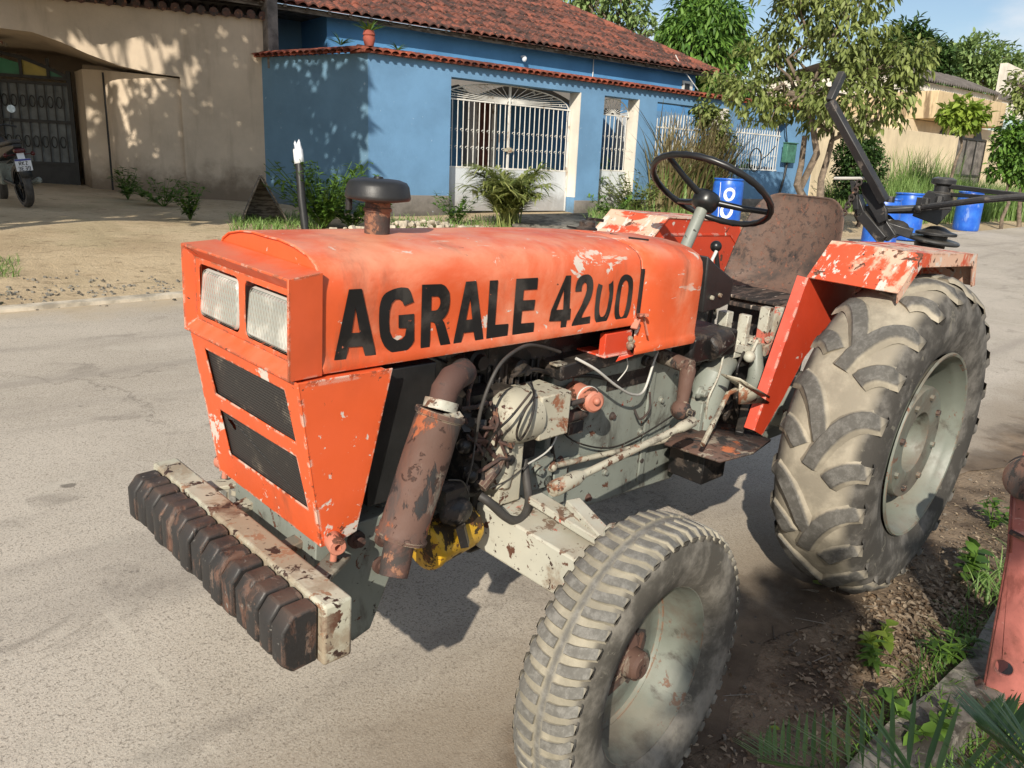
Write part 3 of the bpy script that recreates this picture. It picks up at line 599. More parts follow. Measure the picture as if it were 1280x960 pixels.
# ---- rear fenders
def fender(s):
    y0, y1 = .345*s, .652*s; mb = MB()
    P = [(.302,1.152),(.162,1.272),(-.400,1.250),(-.455,1.128)]
    mb.loft([[V(x,y0,z) for x, z in P], [V(x,y1,z) for x, z in P]])
    sk = [(.302,1.152),(.162,1.272),(-.400,1.250),(-.455,1.128),(-.42,1.125),(-.372,1.206),(.145,1.226),(.288,1.118)]
    n = len(sk); mb.add([V(x, y1, z) for x, z in sk], [(0,1,6,7),(1,2,5,6),(2,3,4,5)])
    f = mb.build('fender', M['fender'], TR, solid=.004, smooth=0)
    mb = MB(); q = [(.308,1.150),(.50,.634),(.437,.604),(.33,.72),(.22,.86),(.06,.96),(-.12,.97),(-.45,.97),(-.45,1.14),(-.40,1.246),(.162,1.268)]
    plate(mb, [(a, b) for a, b in q], [], .004, lambda v: V(v.x, .352*s+v.z, v.y))
    fl = [(.308,1.150),(.50,.634)]; mb.add([V(.308,.354*s,1.150), V(.50,.354*s,.634), V(.508,.318*s,.638), V(.316,.318*s,1.154)], [(0,1,2,3)])
    mb.add([V(.306,.351*s,1.149), V(.498,.351*s,.633), V(.506,.318*s,.636), V(.314,.318*s,1.153)], [(0,1,2,3)])
    if s < 0:                                                   # folded stiffening crease seen on the far side
        pts = [(.28,1.14),(.16,1.20),(-.33,1.19),(-.42,1.13)]
        for a, b in zip(pts, pts[1:]): mb.bar((a[0],-.348,a[1]), (b[0],-.348,b[1]), .004, .006)
    mb.build('fender_panel', M['redplate'], f, smooth=0)
fender(1); fender(-1)
# ---- cowl with fuel tank behind the bonnet
mb = MB(); xs = [1.074, 1.07, .95, .82, .765, .756, .752]
def cp(x, k):
    p = hood_prof(x, .2285, .944); return [(y*k, 1.1+(z-1.1)*k) for y, z in p]
mb.loft([[V(x, y, z) for y, z in cp(x, k)] for x, k in zip(xs, (.985,1,1,1,1,.985,.95))])
pr = cp(.752, .95); mb.add([V(.752, y, z) for y, z in pr], [tuple(range(len(pr)))])
cowl = mb.build('cowl', M['hood'], TR, smooth=45, solid=.003)
mb = MB(); c = V(.93,-.12,1.262); mb.lathe([(.0,.032),(.02,.032),(.026,.026),(.026,.012),(.034,.006),(.034,-.01)], c, (0,0,1), 20); mb.bar(c+V(.0,0,.036), c+V(-.07,0,.03), .02, .01); mb.build('fuel_cap', M['oily'], cowl)
mb = MB()
for (a, b) in (((.98,.02),(.93,.02)), ((.99,.10),(.92,.12)), ((.97,-.17),(.93,-.16))): mb.bar((a[0],a[1],1.268), (b[0],b[1],1.262), .006, .006)
mb.bar((1.077,.231,1.20), (1.077,.231,1.07), .01, .006); mb.build('bonnet_seam_rubber', M['black'], cowl)
mb = MB(); p = V(1.085,.238,1.056)
mb.bar(p, p+V(.02,.006,-.025), .02, .006); mb.bar(p+V(0,0,.012), p+V(-.03,.012,.012), .012, .008); mb.bar(p+V(-.02,.004,.01), p+V(-.045,.01,-.05), .006, .004)
mb.build('bonnet_latch', M['orangepart'], hood)
mb = MB(); p = tp(783,428,'y',.236)
for k in range(7): mb.ball(p+V(random.uniform(-.018,.012), random.uniform(0,.012), random.uniform(-.012,.014)), random.uniform(.007,.012), 8)
mb.build('rag_knot', M['cream'], cowl)
mb = MB(); mb.box((1.08,-.21,.95), (1.20,.225,.956)); mb.box((1.08,.20,.955),(1.20,.222,1.02)); mb.add([V(1.075,.232,.945),V(1.16,.235,.938),V(1.075,.20,.97)],[(0,1,2)]); mb.build('tank_tray', M['redplate'], cowl, bevel=.002)
# ---- intake pre-cleaner
mb = MB(); c = V(1.826,0,1.28)
mb.lathe([(.030,0),(.030,.055),(.033,.056),(.033,.064),(.030,.065),(.029,.085)], c, (0,0,1), 24); st = mb.build('intake_stack', M['rustdark'], TR, smooth=40)
mb = MB(); mb.lathe([(.0,.076),(.040,.078),(.074,.084),(.077,.088),(.076,.094),(.072,.115),(.066,.124),(.05,.129),(.012,.131),(.01,.135),(0,.136)], c, (0,0,1), 40)
mb.tube([c+V(.05,-.045,.082), c+V(.05,-.045,.055)], .008); mb.build('pre_cleaner', M['blackcap'] if 'blackcap' in M else M['black'], st, smooth=50)
# ---- muffler
mt, mbm = tp(550,518,'y',.33), tp(502,668,'y',.335); ax = (mbm-mt).normalized(); L = (mbm-mt).length
mb = MB(); mb.lathe([(.0,-.004),(.043,-.004),(.055,-.006),(.057,.0),(.055,.006),(.0515,.008),(.0515,.05),(.053,.10),(.0525,L-.02),(.054,L-.018),(.054,L-.004),(.059,L+.002),(.058,L+.009),(.045,L+.012),(.0,L+.014)], mt, ax, 40)
muf = mb.build('muffler', M['rustpipe'], TR, smooth=40)
po = tp(492,712,'y',.335)
mb = MB(); e = mbm + ax*.01; q = [e, e+ax*.04, po+V(-.004,.0,.01), po+V(.02,.02,-.02)]
mb.lathe([(.033,0),(.033,.05),(.031,.08),(.029,.081),(.027,.05),(.026,0)], e, (ax + V(.05,.25,0)).normalized(), 24); mb.build('tailpipe', M['rustdark'], muf, smooth=40)
e0 = tp(551,508,'y',.315); e1 = tp(556,488,'y',.31); e2 = tp(565,474,'y',.30); e3 = tp(580,466,'y',.25); e4 = e3 + V(-.07,-.10,-.02)
mb = MB(); mb.tube([e0, e1, e2, e3, e4], [.029,.031,.031,.030,.030], 20); mb.build('exhaust_elbow', M['rustdark'], muf, smooth=60)
mb = MB(); q = e0; 
for k in range(5): mb.bar(q+V(-.02+.012*k,.03,-.012), q+V(-.02+.012*k,.045,-.02+.01*(k % 2)), .012, .014)
mb.lathe([(.034,-.012),(.038,-.012),(.038,.010),(.034,.010)], e0+V(0,0,.004), (e1-e0), 20, close=False); mb.build('pipe_clamp', M['palegrey'], muf)
# ---- engine
mb = MB()
mb.prism([(1.30,.89),(1.305,.50),(1.22,.425),(.62,.40),(.50,.47),(.50,.86)], 'y', -.12, .125)
mb.box((.86,-.121,.85),(1.30,.13,.892)); mb.bar((1.30,.115,.905),(.58,.115,.895), .03, .03); mb.box((.80,.124,.44),(.83,.134,.86)); mb.box((1.22,.124,.48),(1.28,.150,.60))
eng = mb.build('engine_block', M['grey'], TR, bevel=.006)
mb = MB(); w0, w1 = tp(762,455,'y',.127), tp(812,505,'y',.127); mb.box((w1.x,.12,.80), (w0.x,.1275,.905)); mb.build('inspection_opening', M['oily'], eng)
mb = MB(); mb.box((.80,-.12,.90),(1.55,.12,1.02)); mb.box((1.33,-.13,.55),(1.56,.10,.92)); mb.box((1.36,.09,.60),(1.54,.14,.78))
for k in range(9): mb.box((1.34+.024*k,.10,.80),(1.346+.024*k,.13,.95))
mb.build('cylinder_head', M['oily'], eng, bevel=.004)
mb = MB()                                                       # generator housing with domed front
c = tp(640,520,'y',.21); 
mb.lathe([(.0,-.072),(.03,-.068),(.056,-.05),(.070,-.02),(.074,.01),(.074,.05)], c+V(0,0,.0), (-1,-.10,-.05), 28)
mb.box((c.x-.165,c.y-.07,c.z-.065), (c.x-.05,c.y+.055,c.z+.058)); mb.tube([c+V(.02,-.03,-.03), c+V(.02,-.02,-.14), c+V(.03,.0,-.20)], [.055,.05,.03], 14)
mb.box((c.x-.035,c.y-.09,c.z-.24),(c.x+.045,c.y+.02,c.z-.06))
gen = mb.build('generator', M['cream'], eng, bevel=.005, smooth=50)
mb = MB(); f0 = tp(744,503,'y',.262); mb.lathe([(.0,.004),(.024,.003),(.031,-.004),(.032,-.035),(.035,-.037),(.035,-.042),(.032,-.044),(.032,-.12)], f0, (.35,1,.05), 24); mb.ball(f0+V(.004,.008,.006), .011, 8)
mb.build('oil_filter', M['orangepart'], eng, smooth=40)
mb = MB(); mb.lathe([(.0355,-.037),(.037,-.038),(.037,-.042),(.0355,-.043)], f0, (.35,1,.05), 24); mb.build('filter_band', M['chrome'], eng)
mb = MB(); a = tp(684,508,'y',.22); b = tp(735,499,'y',.24); mb.tube([a, (a+b)/2+V(0,.01,.0), b], .008, 8); a = tp(686,528,'y',.22); b = tp(730,515,'y',.2); mb.tube([a, (a*2+b)/3+V(0,0,-.005), (a+b*2)/3, b], .017, 10); mb.build('coolant_pipe', M['rustdark'], eng, smooth=60)
mb = MB(); c = tp(718,533,'y',.15); mb.box((c.x-.03,.12,c.z-.02),(c.x+.035,.16,c.z+.02)); c = tp(722,492,'y',.17); 
for k in range(8): mb.ball(c+V(random.uniform(-.04,.04), random.uniform(-.02,.02), random.uniform(-.012,.012)), .009, 6)
mb.build('fitting', M['rustpipe'], eng)
# injection pump cluster: a tangle of small oily fittings
mb = MB(); rs = random.Random(5)
for k in range(46):
    p = tp(rs.uniform(578,640), rs.uniform(505,612), 'y', rs.uniform(.15,.24))
    if rs.random() < .5: mb.ball(p, rs.uniform(.010,.024), 8)
    else: mb.lathe([(0,.012),(rs.uniform(.010,.02),.012),(.016,-.014),(0,-.014)], p, (rs.uniform(-1,1),rs.uniform(-.3,1),rs.uniform(-1,1)), 6)
mb.box((1.50,.10,.62),(1.68,.18,.90))
pump = mb.build('injection_pump', M['oily'], eng, smooth=40)
mb = MB()
for k in range(12):
    p = tp(rs.uniform(575,640), rs.uniform(500,600), 'y', .23); q = tp(rs.uniform(575,645), rs.uniform(500,615), 'y', .22); m_ = (p+q)/2 + V(rs.uniform(-.03,.03), rs.uniform(.0,.04), rs.uniform(-.03,.03)); mb.tube([p, (p+m_)/2+V(0,.01,0), m_, (m_+q)/2+V(0,.008,0), q], rs.uniform(.003,.006), 6)
mb.build('fuel_line', M['rustdark'], pump, smooth=60)
mb = MB(); 
p = tp(620,585,'y',.24); mb.tube([p+V(.05,0,-.04), p, p+V(-.02,0,.03)], [.018,.016,.012], 10)
mb.build('union_nut', M['rustpipe'], pump)
mb = MB(); a, b = tp(528,684,'y',.22), tp(588,652,'y',.20); 
mb.lathe([(.0,-.008),(.048,-.006),(.062,.004),(.064,.02),(.060,.03),(.060,.15),(.055,.165),(.03,.18)], a, (b-a), 28); fb = mb.build('fuel_filter_bowl', M['yellow'], eng, smooth=40)
mb = MB(); c = tp(570,640,'y',.26); mb.ball(c, .045, 14, (1.1,.6,.8)); mb.box((c.x-.04,c.y-.05,c.z+.0),(c.x+.035,c.y+.0,c.z+.06)); mb.bar(c+V(0,.02,-.03), c+V(-.01,.03,-.08), .03, .02); mb.build('filter_head', M['oily'], fb, smooth=40)
# hoses and cables
def hose(name, pts, r, mat, parent, n=10, sub=6):
    P = [Vector(p) for p in pts]; out = []
    for i in range(len(P)-1):
        p0, p1, p2, p3 = P[max(i-1,0)], P[i], P[i+1], P[min(i+2, len(P)-1)]
        for k in range(sub):
            t = k/sub; out.append(.5*((2*p1)+(-p0+p2)*t+(2*p0-5*p1+4*p2-p3)*t*t+(-p0+3*p1-3*p2+p3)*t*t*t))
    out.append(P[-1]); mb = MB(); mb.tube(out, r, n); return mb.build(name, mat, parent, smooth=70)
hose('hose', [tp(600,620,'y',.27), tp(612,628,'y',.29), tp(635,648,'y',.31), tp(652,648,'y',.30), tp(661,628,'y',.27), tp(658,600,'y',.23), tp(655,575,'y',.2)], .0115, M['rubberhose'], eng)
hose('cable', [tp(594,552,'y',.25), tp(603,505,'y',.27), tp(622,460,'y',.27), tp(645,438,'y',.25), tp(668,431,'y',.22), tp(700,440,'y',.19)], .0045, M['rubberhose'], eng)
hose('cable', [tp(594,552,'y',.25), tp(590,580,'y',.26), tp(582,608,'y',.25)], .0022, M['rubberhose'], eng, 6)
hose('cable', [tp(720,448,'y',.21), tp(745,462,'y',.23), tp(770,482,'y',.225), tp(790,493,'y',.20), tp(805,488,'y',.17), tp(818,450,'y',.16), tp(822,440,'y',.15)], .0042, M['chrome'], eng)
hose('cable', [tp(783,445,'y',.2), tp(784,460,'y',.2), tp(772,476,'y',.19)], .002, M['chrome'], eng, 6)
hose('cable', [tp(812,490,'y',.15), tp(812,512,'y',.16), tp(800,524,'y',.16), tp(793,512,'y',.145)], .004, M['rustdark'], eng, 6)
hose('cable', [tp(703,525,'y',.2), tp(688,560,'y',.22), tp(660,580,'y',.23)], .0028, M['chrome'], eng, 6)
hose('cable', [tp(660,580,'y',.23), tp(635,600,'y',.24), tp(612,610,'y',.25)], .002, M['rubberhose'], eng, 6)
hose('cable', [tp(664,478,'y',.24), tp(668,500,'y',.28), tp(662,530,'y',.30), tp(650,550,'y',.28), tp(646,540,'y',.29), tp(655,515,'y',.30), tp(668,492,'y',.27), tp(660,478,'y',.24)], .0033, M['oily'], eng, 6)
hose('cable', [tp(664,490,'y',.28), tp(640,520,'y',.295), tp(620,540,'y',.27), tp(608,560,'y',.25)], .0033, M['oily'], eng, 6)
hose('cable', [tp(560,600,'y',.3), tp(578,602,'y',.29), tp(586,618,'y',.27)], .002, M['rubberhose'], eng, 6)
for px, py in ((703,456),(745,449)): c = tp(px, py, 'y', .2); mb = MB(); mb.box((c.x-.022,.17,c.z-.004),(c.x+.022,.20,c.z+.003)); mb.build('cable_clip', M['cream'], eng, bevel=.002)
mb = MB(); c = tp(725,440,'y',.15); mb.bar(tp(685,462,'y',.15), tp(790,432,'y',.15), .10, .045); mb.build('wiring_tray', M['oily'], eng, bevel=.005)
rb = random.Random(12)
for px, py in ((700,575),(722,571),(756,590),(800,575),(842,560),(708,470),(765,520),(800,540),(845,470),(826,500),(850,555),(868,505),(700,640),(735,622)):
    c = tp(px, py, 'y', .126); mb = MB(); mb.lathe([(0,.012),(.0085,.011),(.0095,.003),(.014,.002),(.014,-.003)], (c.x, .125, c.z), (0,1,0), 12); mb.build('block_bolt', M['rustdark'] if rb.random() < .5 else M['grey'], eng, smooth=35)
hose('cable', [tp(690,520,'y',.16), tp(715,550,'y',.15), tp(760,560,'y',.15), tp(800,545,'y',.15), tp(840,520,'y',.17)], .003, M['oily'], eng, 6)
hose('cable', [tp(640,470,'y',.18), tp(668,462,'y',.17), tp(700,470,'y',.15), tp(740,470,'y',.15), tp(770,478,'y',.15)], .006, M['oily'], eng, 8)
hose('cable', [tp(592,470,'y',.16), tp(585,500,'y',.2), tp(590,540,'y',.21), tp(600,570,'y',.2)], .005, M['rustdark'], eng, 8)
hose('cable', [tp(700,600,'y',.14), tp(690,560,'y',.15), tp(697,530,'y',.16)], .006, M['oily'], eng, 8)
hose('cable', [tp(905,440,'y',.2), tp(898,470,'y',.22), tp(885,500,'y',.22), tp(882,530,'y',.2)], .004, M['palegrey'], eng, 8)
hose('cable', [tp(930,440,'y',.2), tp(922,460,'y',.22), tp(918,500,'y',.2), tp(925,525,'y',.2)], .005, M['oily'], eng, 8)
for px, py, r_, d_, m_ in ((668,585,.022,.05,'grey'),(682,600,.030,.03,'oily'),(812,452,.018,.03,'oily'),(650,460,.024,.05,'oily'),(598,452,.03,.04,'oily'),(872,450,.026,.03,'oily'),(700,490,.016,.04,'oily')):
    c = tp(px, py, 'y', .15); mb = MB(); mb.lathe([(0,d_),(r_*.6,d_),(r_*.7,d_*.6),(r_,d_*.5),(r_,-.03)], (c.x,.13,c.z), (0,1,0), 16); mb.build('engine_fitting', M[m_], eng, smooth=40)
mb = MB(); a, b = tp(655,590,'y',.14), tp(705,660,'y',.14); mb.box((b.x,.10,b.z+.02),(a.x,.135,a.z)); mb.build('sump_plate', M['grey'], eng, bevel=.004)
# ---- gearbox, clutch housing, rear axle
mb = MB()
mb.prism([(.50,.86),(.50,.47),(.30,.44),(.05,.44),(.05,.80),(.30,.84)], 'y', -.135, .135); mb.box((-.22,-.15,.42),(.06,.15,.80))
mb.lathe([(.11,-.45),(.11,-.18),(.15,-.15),(.15,.15),(.11,.18),(.10,.45)], (0,0,.615), (0,1,0), 24)
gb = mb.build('gearbox', M['grey'], TR, bevel=.01, smooth=40)
mb = MB(); c = tp(890,478,'y',.17); mb.tube([c+V(.03,0,-.17), c+V(.02,0,-.05), c+V(0,0,.03), c+V(-.04,0,.055), c+V(-.12,-.01,.05)], [.05,.062,.062,.05,.03], 16); mb.box((c.x-.03,.12,c.z-.28),(c.x+.09,.20,c.z-.05)); mb.lathe([(0,.03),(.014,.03),(.014,.01),(.024,.008),(.024,0)], tp(874,490,'y',.19), (0,1,0), 6)
mb.build('clutch_housing', M['grey'], gb, bevel=.012, smooth=45)
mb = MB(); a = tp(860,462,'y',.24); b = tp(851,512,'y',.25); mb.tube([a+V(0,0,.02), a, b], [.018,.026,.018], 14); mb.ball(b, .034, 12); mb.lathe([(0,.05),(.012,.05),(.012,.02),(.02,.02),(.02,0)], b, (0,1,0), 6); mb.tube([a+V(0,-.12,.02), a+V(0,.01,.01)], .025); mb.build('steering_drop_arm', M['rustpipe'], gb, smooth=45)
mb = MB(); a = tp(938,470,'y',.19); mb.tube([a+V(0,0,.12), a+V(.01,.02,.05), a+V(.01,.03,.0), a+V(.02,.02,-.04), a+V(.01,0,-.10)], [.022,.026,.034,.028,.022], 14); mb.build('hydraulic_elbow', M['grey'], gb, smooth=60)
mb = MB(); mb.box((.16,.12,.80),(.56,.19,.815)); mb.box((.10,.13,.50),(.44,.15,.80)); mb.build('transmission_cover', M['oily'], gb, bevel=.003)
mb = MB()
for (x0, x1, z0, z1, y) in ((.40,.44,.86,1.0,.14),(.34,.365,.86,.99,.18),(.16,.20,.86,1.0,.17),(.10,.13,.84,1.0,.19)): mb.box((x0,y-.03,z0),(x1,y+.01,z1))
mb.box((.12,.04,.84),(.42,.19,.868)); mb.bar((.42,.17,.88),(.30,.18,.85),.05,.03); mb.bar((.12,.19,.87),(.22,.19,.84),.02,.04)
for k in range(14): mb.lathe([(0,.012),(.012,.012),(.014,-.006)], (rs.uniform(.12,.44), rs.uniform(.12,.2), rs.uniform(.865,.90)), (rs.uniform(-.3,.3),rs.uniform(0,1),1), 6)
mb.ball((.36,.215,.845), .022, 12); mb.tube([(.36,.215,.845),(.31,.21,.90)], .006)
mb.build('hydraulic_lift_housing', M['palegrey'], gb, bevel=.003)
mb = MB(); mb.box((.45,.02,.86),(.73,.21,.955)); mb.tube([(.62,.19,.9),(.50,.20,.93)], [.05,.035], 14); mb.build('battery_tray', M['oily'], gb, bevel=.012)
mb = MB(); mb.bar((.60,.205,.90),(.597,.206,.86),.006,.006); mb.build('marker_tape', M['redplate'], gb)
# footplate and pedal
mb = MB(); q = [tp(866,537,'z',.600), tp(905,549,'z',.585), tp(958,546,'z',.585), tp(940,530,'z',.60), tp(905,526,'z',.605)]
FP = [(.80,.20),(.78,.40),(.62,.425),(.42,.38),(.44,.15),(.62,.14)]
mb.add([V(x,y,.605-.02*((x*7) % 1)) for x, y in FP], [tuple(range(6))]); mb.build('footplate', M['rustpipe'], gb, solid=.008)
mb = MB(); mb.box((.56,.16,.46),(.70,.30,.595)); mb.bar((.30,.20,.66),(.50,.30,.60),.03,.03); mb.bar((.44,.2,.62),(.25,.16,.72),.015,.03); mb.build('step_bracket', M['oily'], gb, bevel=.004)
mb = MB(); a = tp(907,474,'y',.30); b = tp(942,495,'y',.30); c = tp(878,556,'y',.36); d_ = tp(910,492,'y',.30)
mb.tube([c, d_, (a+b)/2], .0085, 8); mb.add([a+V(0,-.02,.01), a+V(0,.05,.012), b+V(0,.06,.01), b+V(.0,-.02,0)], [(0,1,2,3)]); mb.add([a+V(0,.05,.0), b+V(0,.06,-.004), d_+V(-.02,.03,-.03)], [(0,1,2)])
mb.build('clutch_pedal', M['cream'], gb, solid=.005)
# ---- seat
sx = [tp(1050,262,'x',-.26), tp(960,255,'x',-.26)]
yc = 0.0
def srow(x, z, w, curl, n=13, ex=1.0):                          # one row across the shell
    return [V(x + curl*ex*abs(t)**3, yc + w*t, z + (curl*.8 if ex < 1 else 0)*abs(t)**3) for t in [(-1+2*i/(n-1)) for i in range(n)]]
rows = [srow(.105,.972,.205,.03,ex=.2), srow(.095,.990,.21,.03,ex=.3), srow(-.02,.985,.22,.045,ex=.4), srow(-.12,.985,.225,.06,ex=.6), srow(-.19,1.01,.23,.085), srow(-.235,1.06,.235,.10), srow(-.262,1.15,.232,.095), srow(-.283,1.25,.222,.075), srow(-.297,1.33,.205,.055), srow(-.303,1.375,.175,.04), srow(-.300,1.397,.13,.02), srow(-.29,1.400,.11,.01)]
mb = MB(); mb.loft(rows); seat = mb.build('seat_shell', M['seat'], TR, solid=.008, smooth=60, subd=1)
mb = MB(); bd = [(.135,-.17),(.135,.0),(.118,.17),(-.16,.205),(-.17,-.205)]; mb.prism([(x, y) for x, y in bd], 'z', .998, 1.010); mb.prism([(x+.004, y*.96-.004) for x, y in bd], 'z', .968, .984); mb.build('seat_board', M['wood'], seat, bevel=.003)
mb = MB(); mb.box((-.10,-.10,.80),(.02,.10,.965)); mb.bar((.02,.1,.96),(.12,.16,.86),.03,.02); mb.build('seat_bracket', M['oily'], seat)
# ---- dash plate, steering column and wheel
mb = MB(); dp = [tp(886,320,'y',.19), tp(895,330,'y',.19), tp(915,347,'y',.19), tp(918,352,'y',.19), tp(912,380,'y',.19), tp(900,386,'y',.19), tp(878,392,'y',.19)]
n = len(dp); mb.add([p.copy() for p in dp]+[p+V(0,-.38,0) for p in dp], [tuple(range(n)), tuple(range(n,2*n))[::-1]]+[(i,i+n,(i+1) % n+n,(i+1) % n) for i in range(n)]); dash = mb.build('dash_box', M['black'], TR, bevel=.006)
for px, py in ((889,372),(899,369)): mb = MB(); mb.lathe([(0,.010),(.007,.008),(.008,0)], tp(px,py,'y',.191), (0,1,0), 10); mb.build('dash_bolt', M['cream'], dash)
SWC = V(.428,0,1.405); SN = V(-math.sin(.5516),0,math.cos(.5516)); HUB = SWC - SN*.055
base = HUB - SN*.02; low = tp(852,308,'y',0); low = HUB - (HUB - tp(858,306,'y',0)).normalized()*.40
mb = MB(); mb.tube([low, HUB+SN*.005], .021, 20); colm = mb.build('steering_column', M['grey'], TR, smooth=50)
mb = MB(); mb.lathe([(.022,-.022),(.040,-.014),(.046,.0),(.048,.025),(.044,.037),(.030,.043),(.0,.045)], HUB, SN, 28)
u = SN.cross(V(0,1,0)).normalized(); w_ = V(0,1,0)
ring = [SWC + (u*math.cos(2*math.pi*k/56) + w_*math.sin(2*math.pi*k/56))*.2185 for k in range(57)]
rad = [.0105 if k % 2 else .0122 for k in range(57)]; mb.tube(ring, rad, 10, cap=False)
def angp(px, py):                                               # where a spoke meets the rim
    v = ray(px, py); c0 = TM.T @ CAM; vv = Vector(TM.T @ v); c0 = Vector(c0); t = (SWC-c0).dot(SN)/vv.dot(SN); q = c0+vv*t-SWC; return math.atan2(q.dot(w_), q.dot(u))
for px, py in ((845,203),(960,265),(836,255)):
    t = angp(px, py); e = SWC + (u*math.cos(t)+w_*math.sin(t))*.214; s0 = HUB + SN*.02 + (u*math.cos(t)+w_*math.sin(t))*.03; mb.tube([s0, s0*.5+e*.5+SN*-.004, e], [.012,.0105,.010], 8)
sw = mb.build('steering_wheel', M['plastic'], colm, smooth=60)
mb = MB(); g0 = tp(897,335,'y',.03); g1 = tp(895,308,'y',.03); mb.tube([g0+V(0,0,-.25), g0, g1], [.009,.009,.007]); mb.build('gear_lever', M['black'], TR)
mb = MB(); mb.ball(g1, .021, 16); mb.build('lever_knob', M['plastic'], bpy.data.objects['gear_lever'], smooth=80)
mb = MB(); g0 = tp(890,325,'y',.08); mb.tube([g0+V(0,0,-.15), g0, g0+V(-.02,0,.03)], .006); mb.build('throttle_lever', M['chrome'], TR)
# ================================================================== rear-mounted implement
IM = empty('mounted_implement', label='black steel lifting implement hitched behind the tractor, tall bent lever and chain', cat='implement')
IM.matrix_world = TR.matrix_world
def IB(name, mat='blackmetal', **k): return mb.build(name, M[mat], IM, **k)
mb = MB(); a, b, c = tp(1053,92,'y',-.1), tp(1037,127,'y',-.1), tp(1106,252,'y',-.1)
c = V(b.x-.16, -.1, tp(1106,252,'x',b.x-.16).z); c = tp(1106,252,'x',b.x-.12); mb.bar(a, b, .035, .03, up=(0,1,0)); mb.bar(b, c, .042, .035, up=(0,1,0)); lev = IB('lift_lever', bevel=.004)
X0 = c.x
mb = MB()
for x_, pts in ((X0-.02, [(1074,228),(1090,228),(1108,262),(1108,275),(1098,280),(1078,245)]), (X0+.03, [(1062,226),(1070,226),(1073,262),(1066,262)])):
    q = [tp(px, py, 'x', x_) for px, py in pts]; n = len(q); mb.add(q+[p+V(-.02,.0,0) for p in q], [tuple(range(n)), tuple(range(n,2*n))[::-1]]+[(i,i+n,(i+1) % n+n,(i+1) % n) for i in range(n)])
IB('lever_bracket', bevel=.003)
mb = MB(); mb.tube([tp(1043,223,'x',X0+.03), tp(1090,223,'x',X0+.03)], .007); IB('cross_pin', 'chrome')
mb = MB(); A_ = tp(1075,226,'x',X0+.05); B_ = tp(1054,268,'x',X0+.05)
for k in range(9):
    c0 = A_.lerp(B_, (k+.5)/9); dd = (B_-A_).normalized(); sd = dd.cross(V(1,0,0)).normalized() if k % 2 == 0 else V(1,0,0); hl = (B_-A_).length/9*.72
    pts = [c0 + dd*math.cos(t)*hl + sd*math.sin(t)*.011 for t in [2*math.pi*j/10 for j in range(11)]]; mb.tube(pts, .0042, 6, cap=False)
IB('chain', 'rustdark', smooth=60)
def ip(px, py, d=0): return tp(px, py, 'x', X0-.05-d)
mb = MB(); mb.bar(ip(1070,245), ip(1078,268), .05, .04); mb.bar(ip(1078,268), ip(1105,300), .05, .045); mb.bar(ip(1088,256,.02), ip(1115,298,.02), .03, .05); mb.bar(ip(1078,262,.1), ip(1150,262,.16), .05, .035); mb.bar(ip(1095,278,.05), ip(1140,292,.1), .12, .04)
IB('hitch_frame', bevel=.004)
mb = MB(); c = ip(1130,268,.1); mb.bar(ip(1100,262,.05), ip(1185,258,.2), .12, .02); mb.bar(ip(1090,254,.05), ip(1103,268,.08), .02, .06)
q = [ip(1150,250,.15), ip(1160,238,.2), ip(1186,244,.3), ip(1190,262,.3), ip(1172,282,.25), ip(1140,270,.15)]; n = len(q); mb.add(q+[p+V(-.06,-.02,0) for p in q], [tuple(range(n)), tuple(range(n,2*n))[::-1]]+[(i,i+n,(i+1) % n+n,(i+1) % n) for i in range(n)])
IB('support_plate', bevel=.004)
mb = MB(); c = ip(1170,292,.2); mb.lathe([(0,.035),(.03,.03),(.06,.012),(.085,.006),(.085,-.006),(.05,-.008),(.045,-.09),(0,-.09)], c, (0,0,1), 28); mb.lathe([(0,.01),(.11,.008),(.115,0),(.11,-.008),(0,-.01)], ip(1165,300,.2), (0,.1,1), 28)
mb.tube([ip(1125,292,.1), ip(1110,276,.1), ip(1095,292,.05)], .03); mb.ball(ip(1120,285,.08), .045, 12, (1,1.3,.8)); mb.tube([ip(1158,300,.2), ip(1158,325,.2)], .05, 16)
IB('rotor_hub', bevel=.002, smooth=40)
mb = MB(); h = ip(1178,236,.28); mb.lathe([(0,.05),(.03,.05),(.05,.042),(.05,.02),(.034,.015),(.034,-.015),(.05,-.02),(.05,-.05),(.03,-.055),(0,-.055)], h, (0,0,1), 22)
e = tp(1300,247,'x',X0-.2); mb.bar(ip(1180,236,.28)+V(0,.02,.012), e, .03, .02); mb.bar(ip(1180,239,.28)+V(0,.03,-.012), e+V(0,0,-.012), .03, .018); IB('drawbar_upper', bevel=.003)
mb = MB(); s0 = ip(1148,260,.05); mb.tube([s0, tp(1225,250,'x',X0-.03), tp(1310,243,'x',X0-.1)], [.012,.014,.014], 10); mb.ball(s0, .02, 10); mb.lathe([(0,.02),(.02,.02),(.02,-.01)], ip(1151,253,.05), (0,0,1), 6); IB('drawbar_lower')
for px, py in ((1113,250),(1157,252),(1174,250),(1091,257)):
    mb = MB(); mb.lathe([(0,.016),(.018,.016),(.02,-.01)], ip(px,py,.08), (0,0,1), 8); IB('bolt', 'blackmetal')
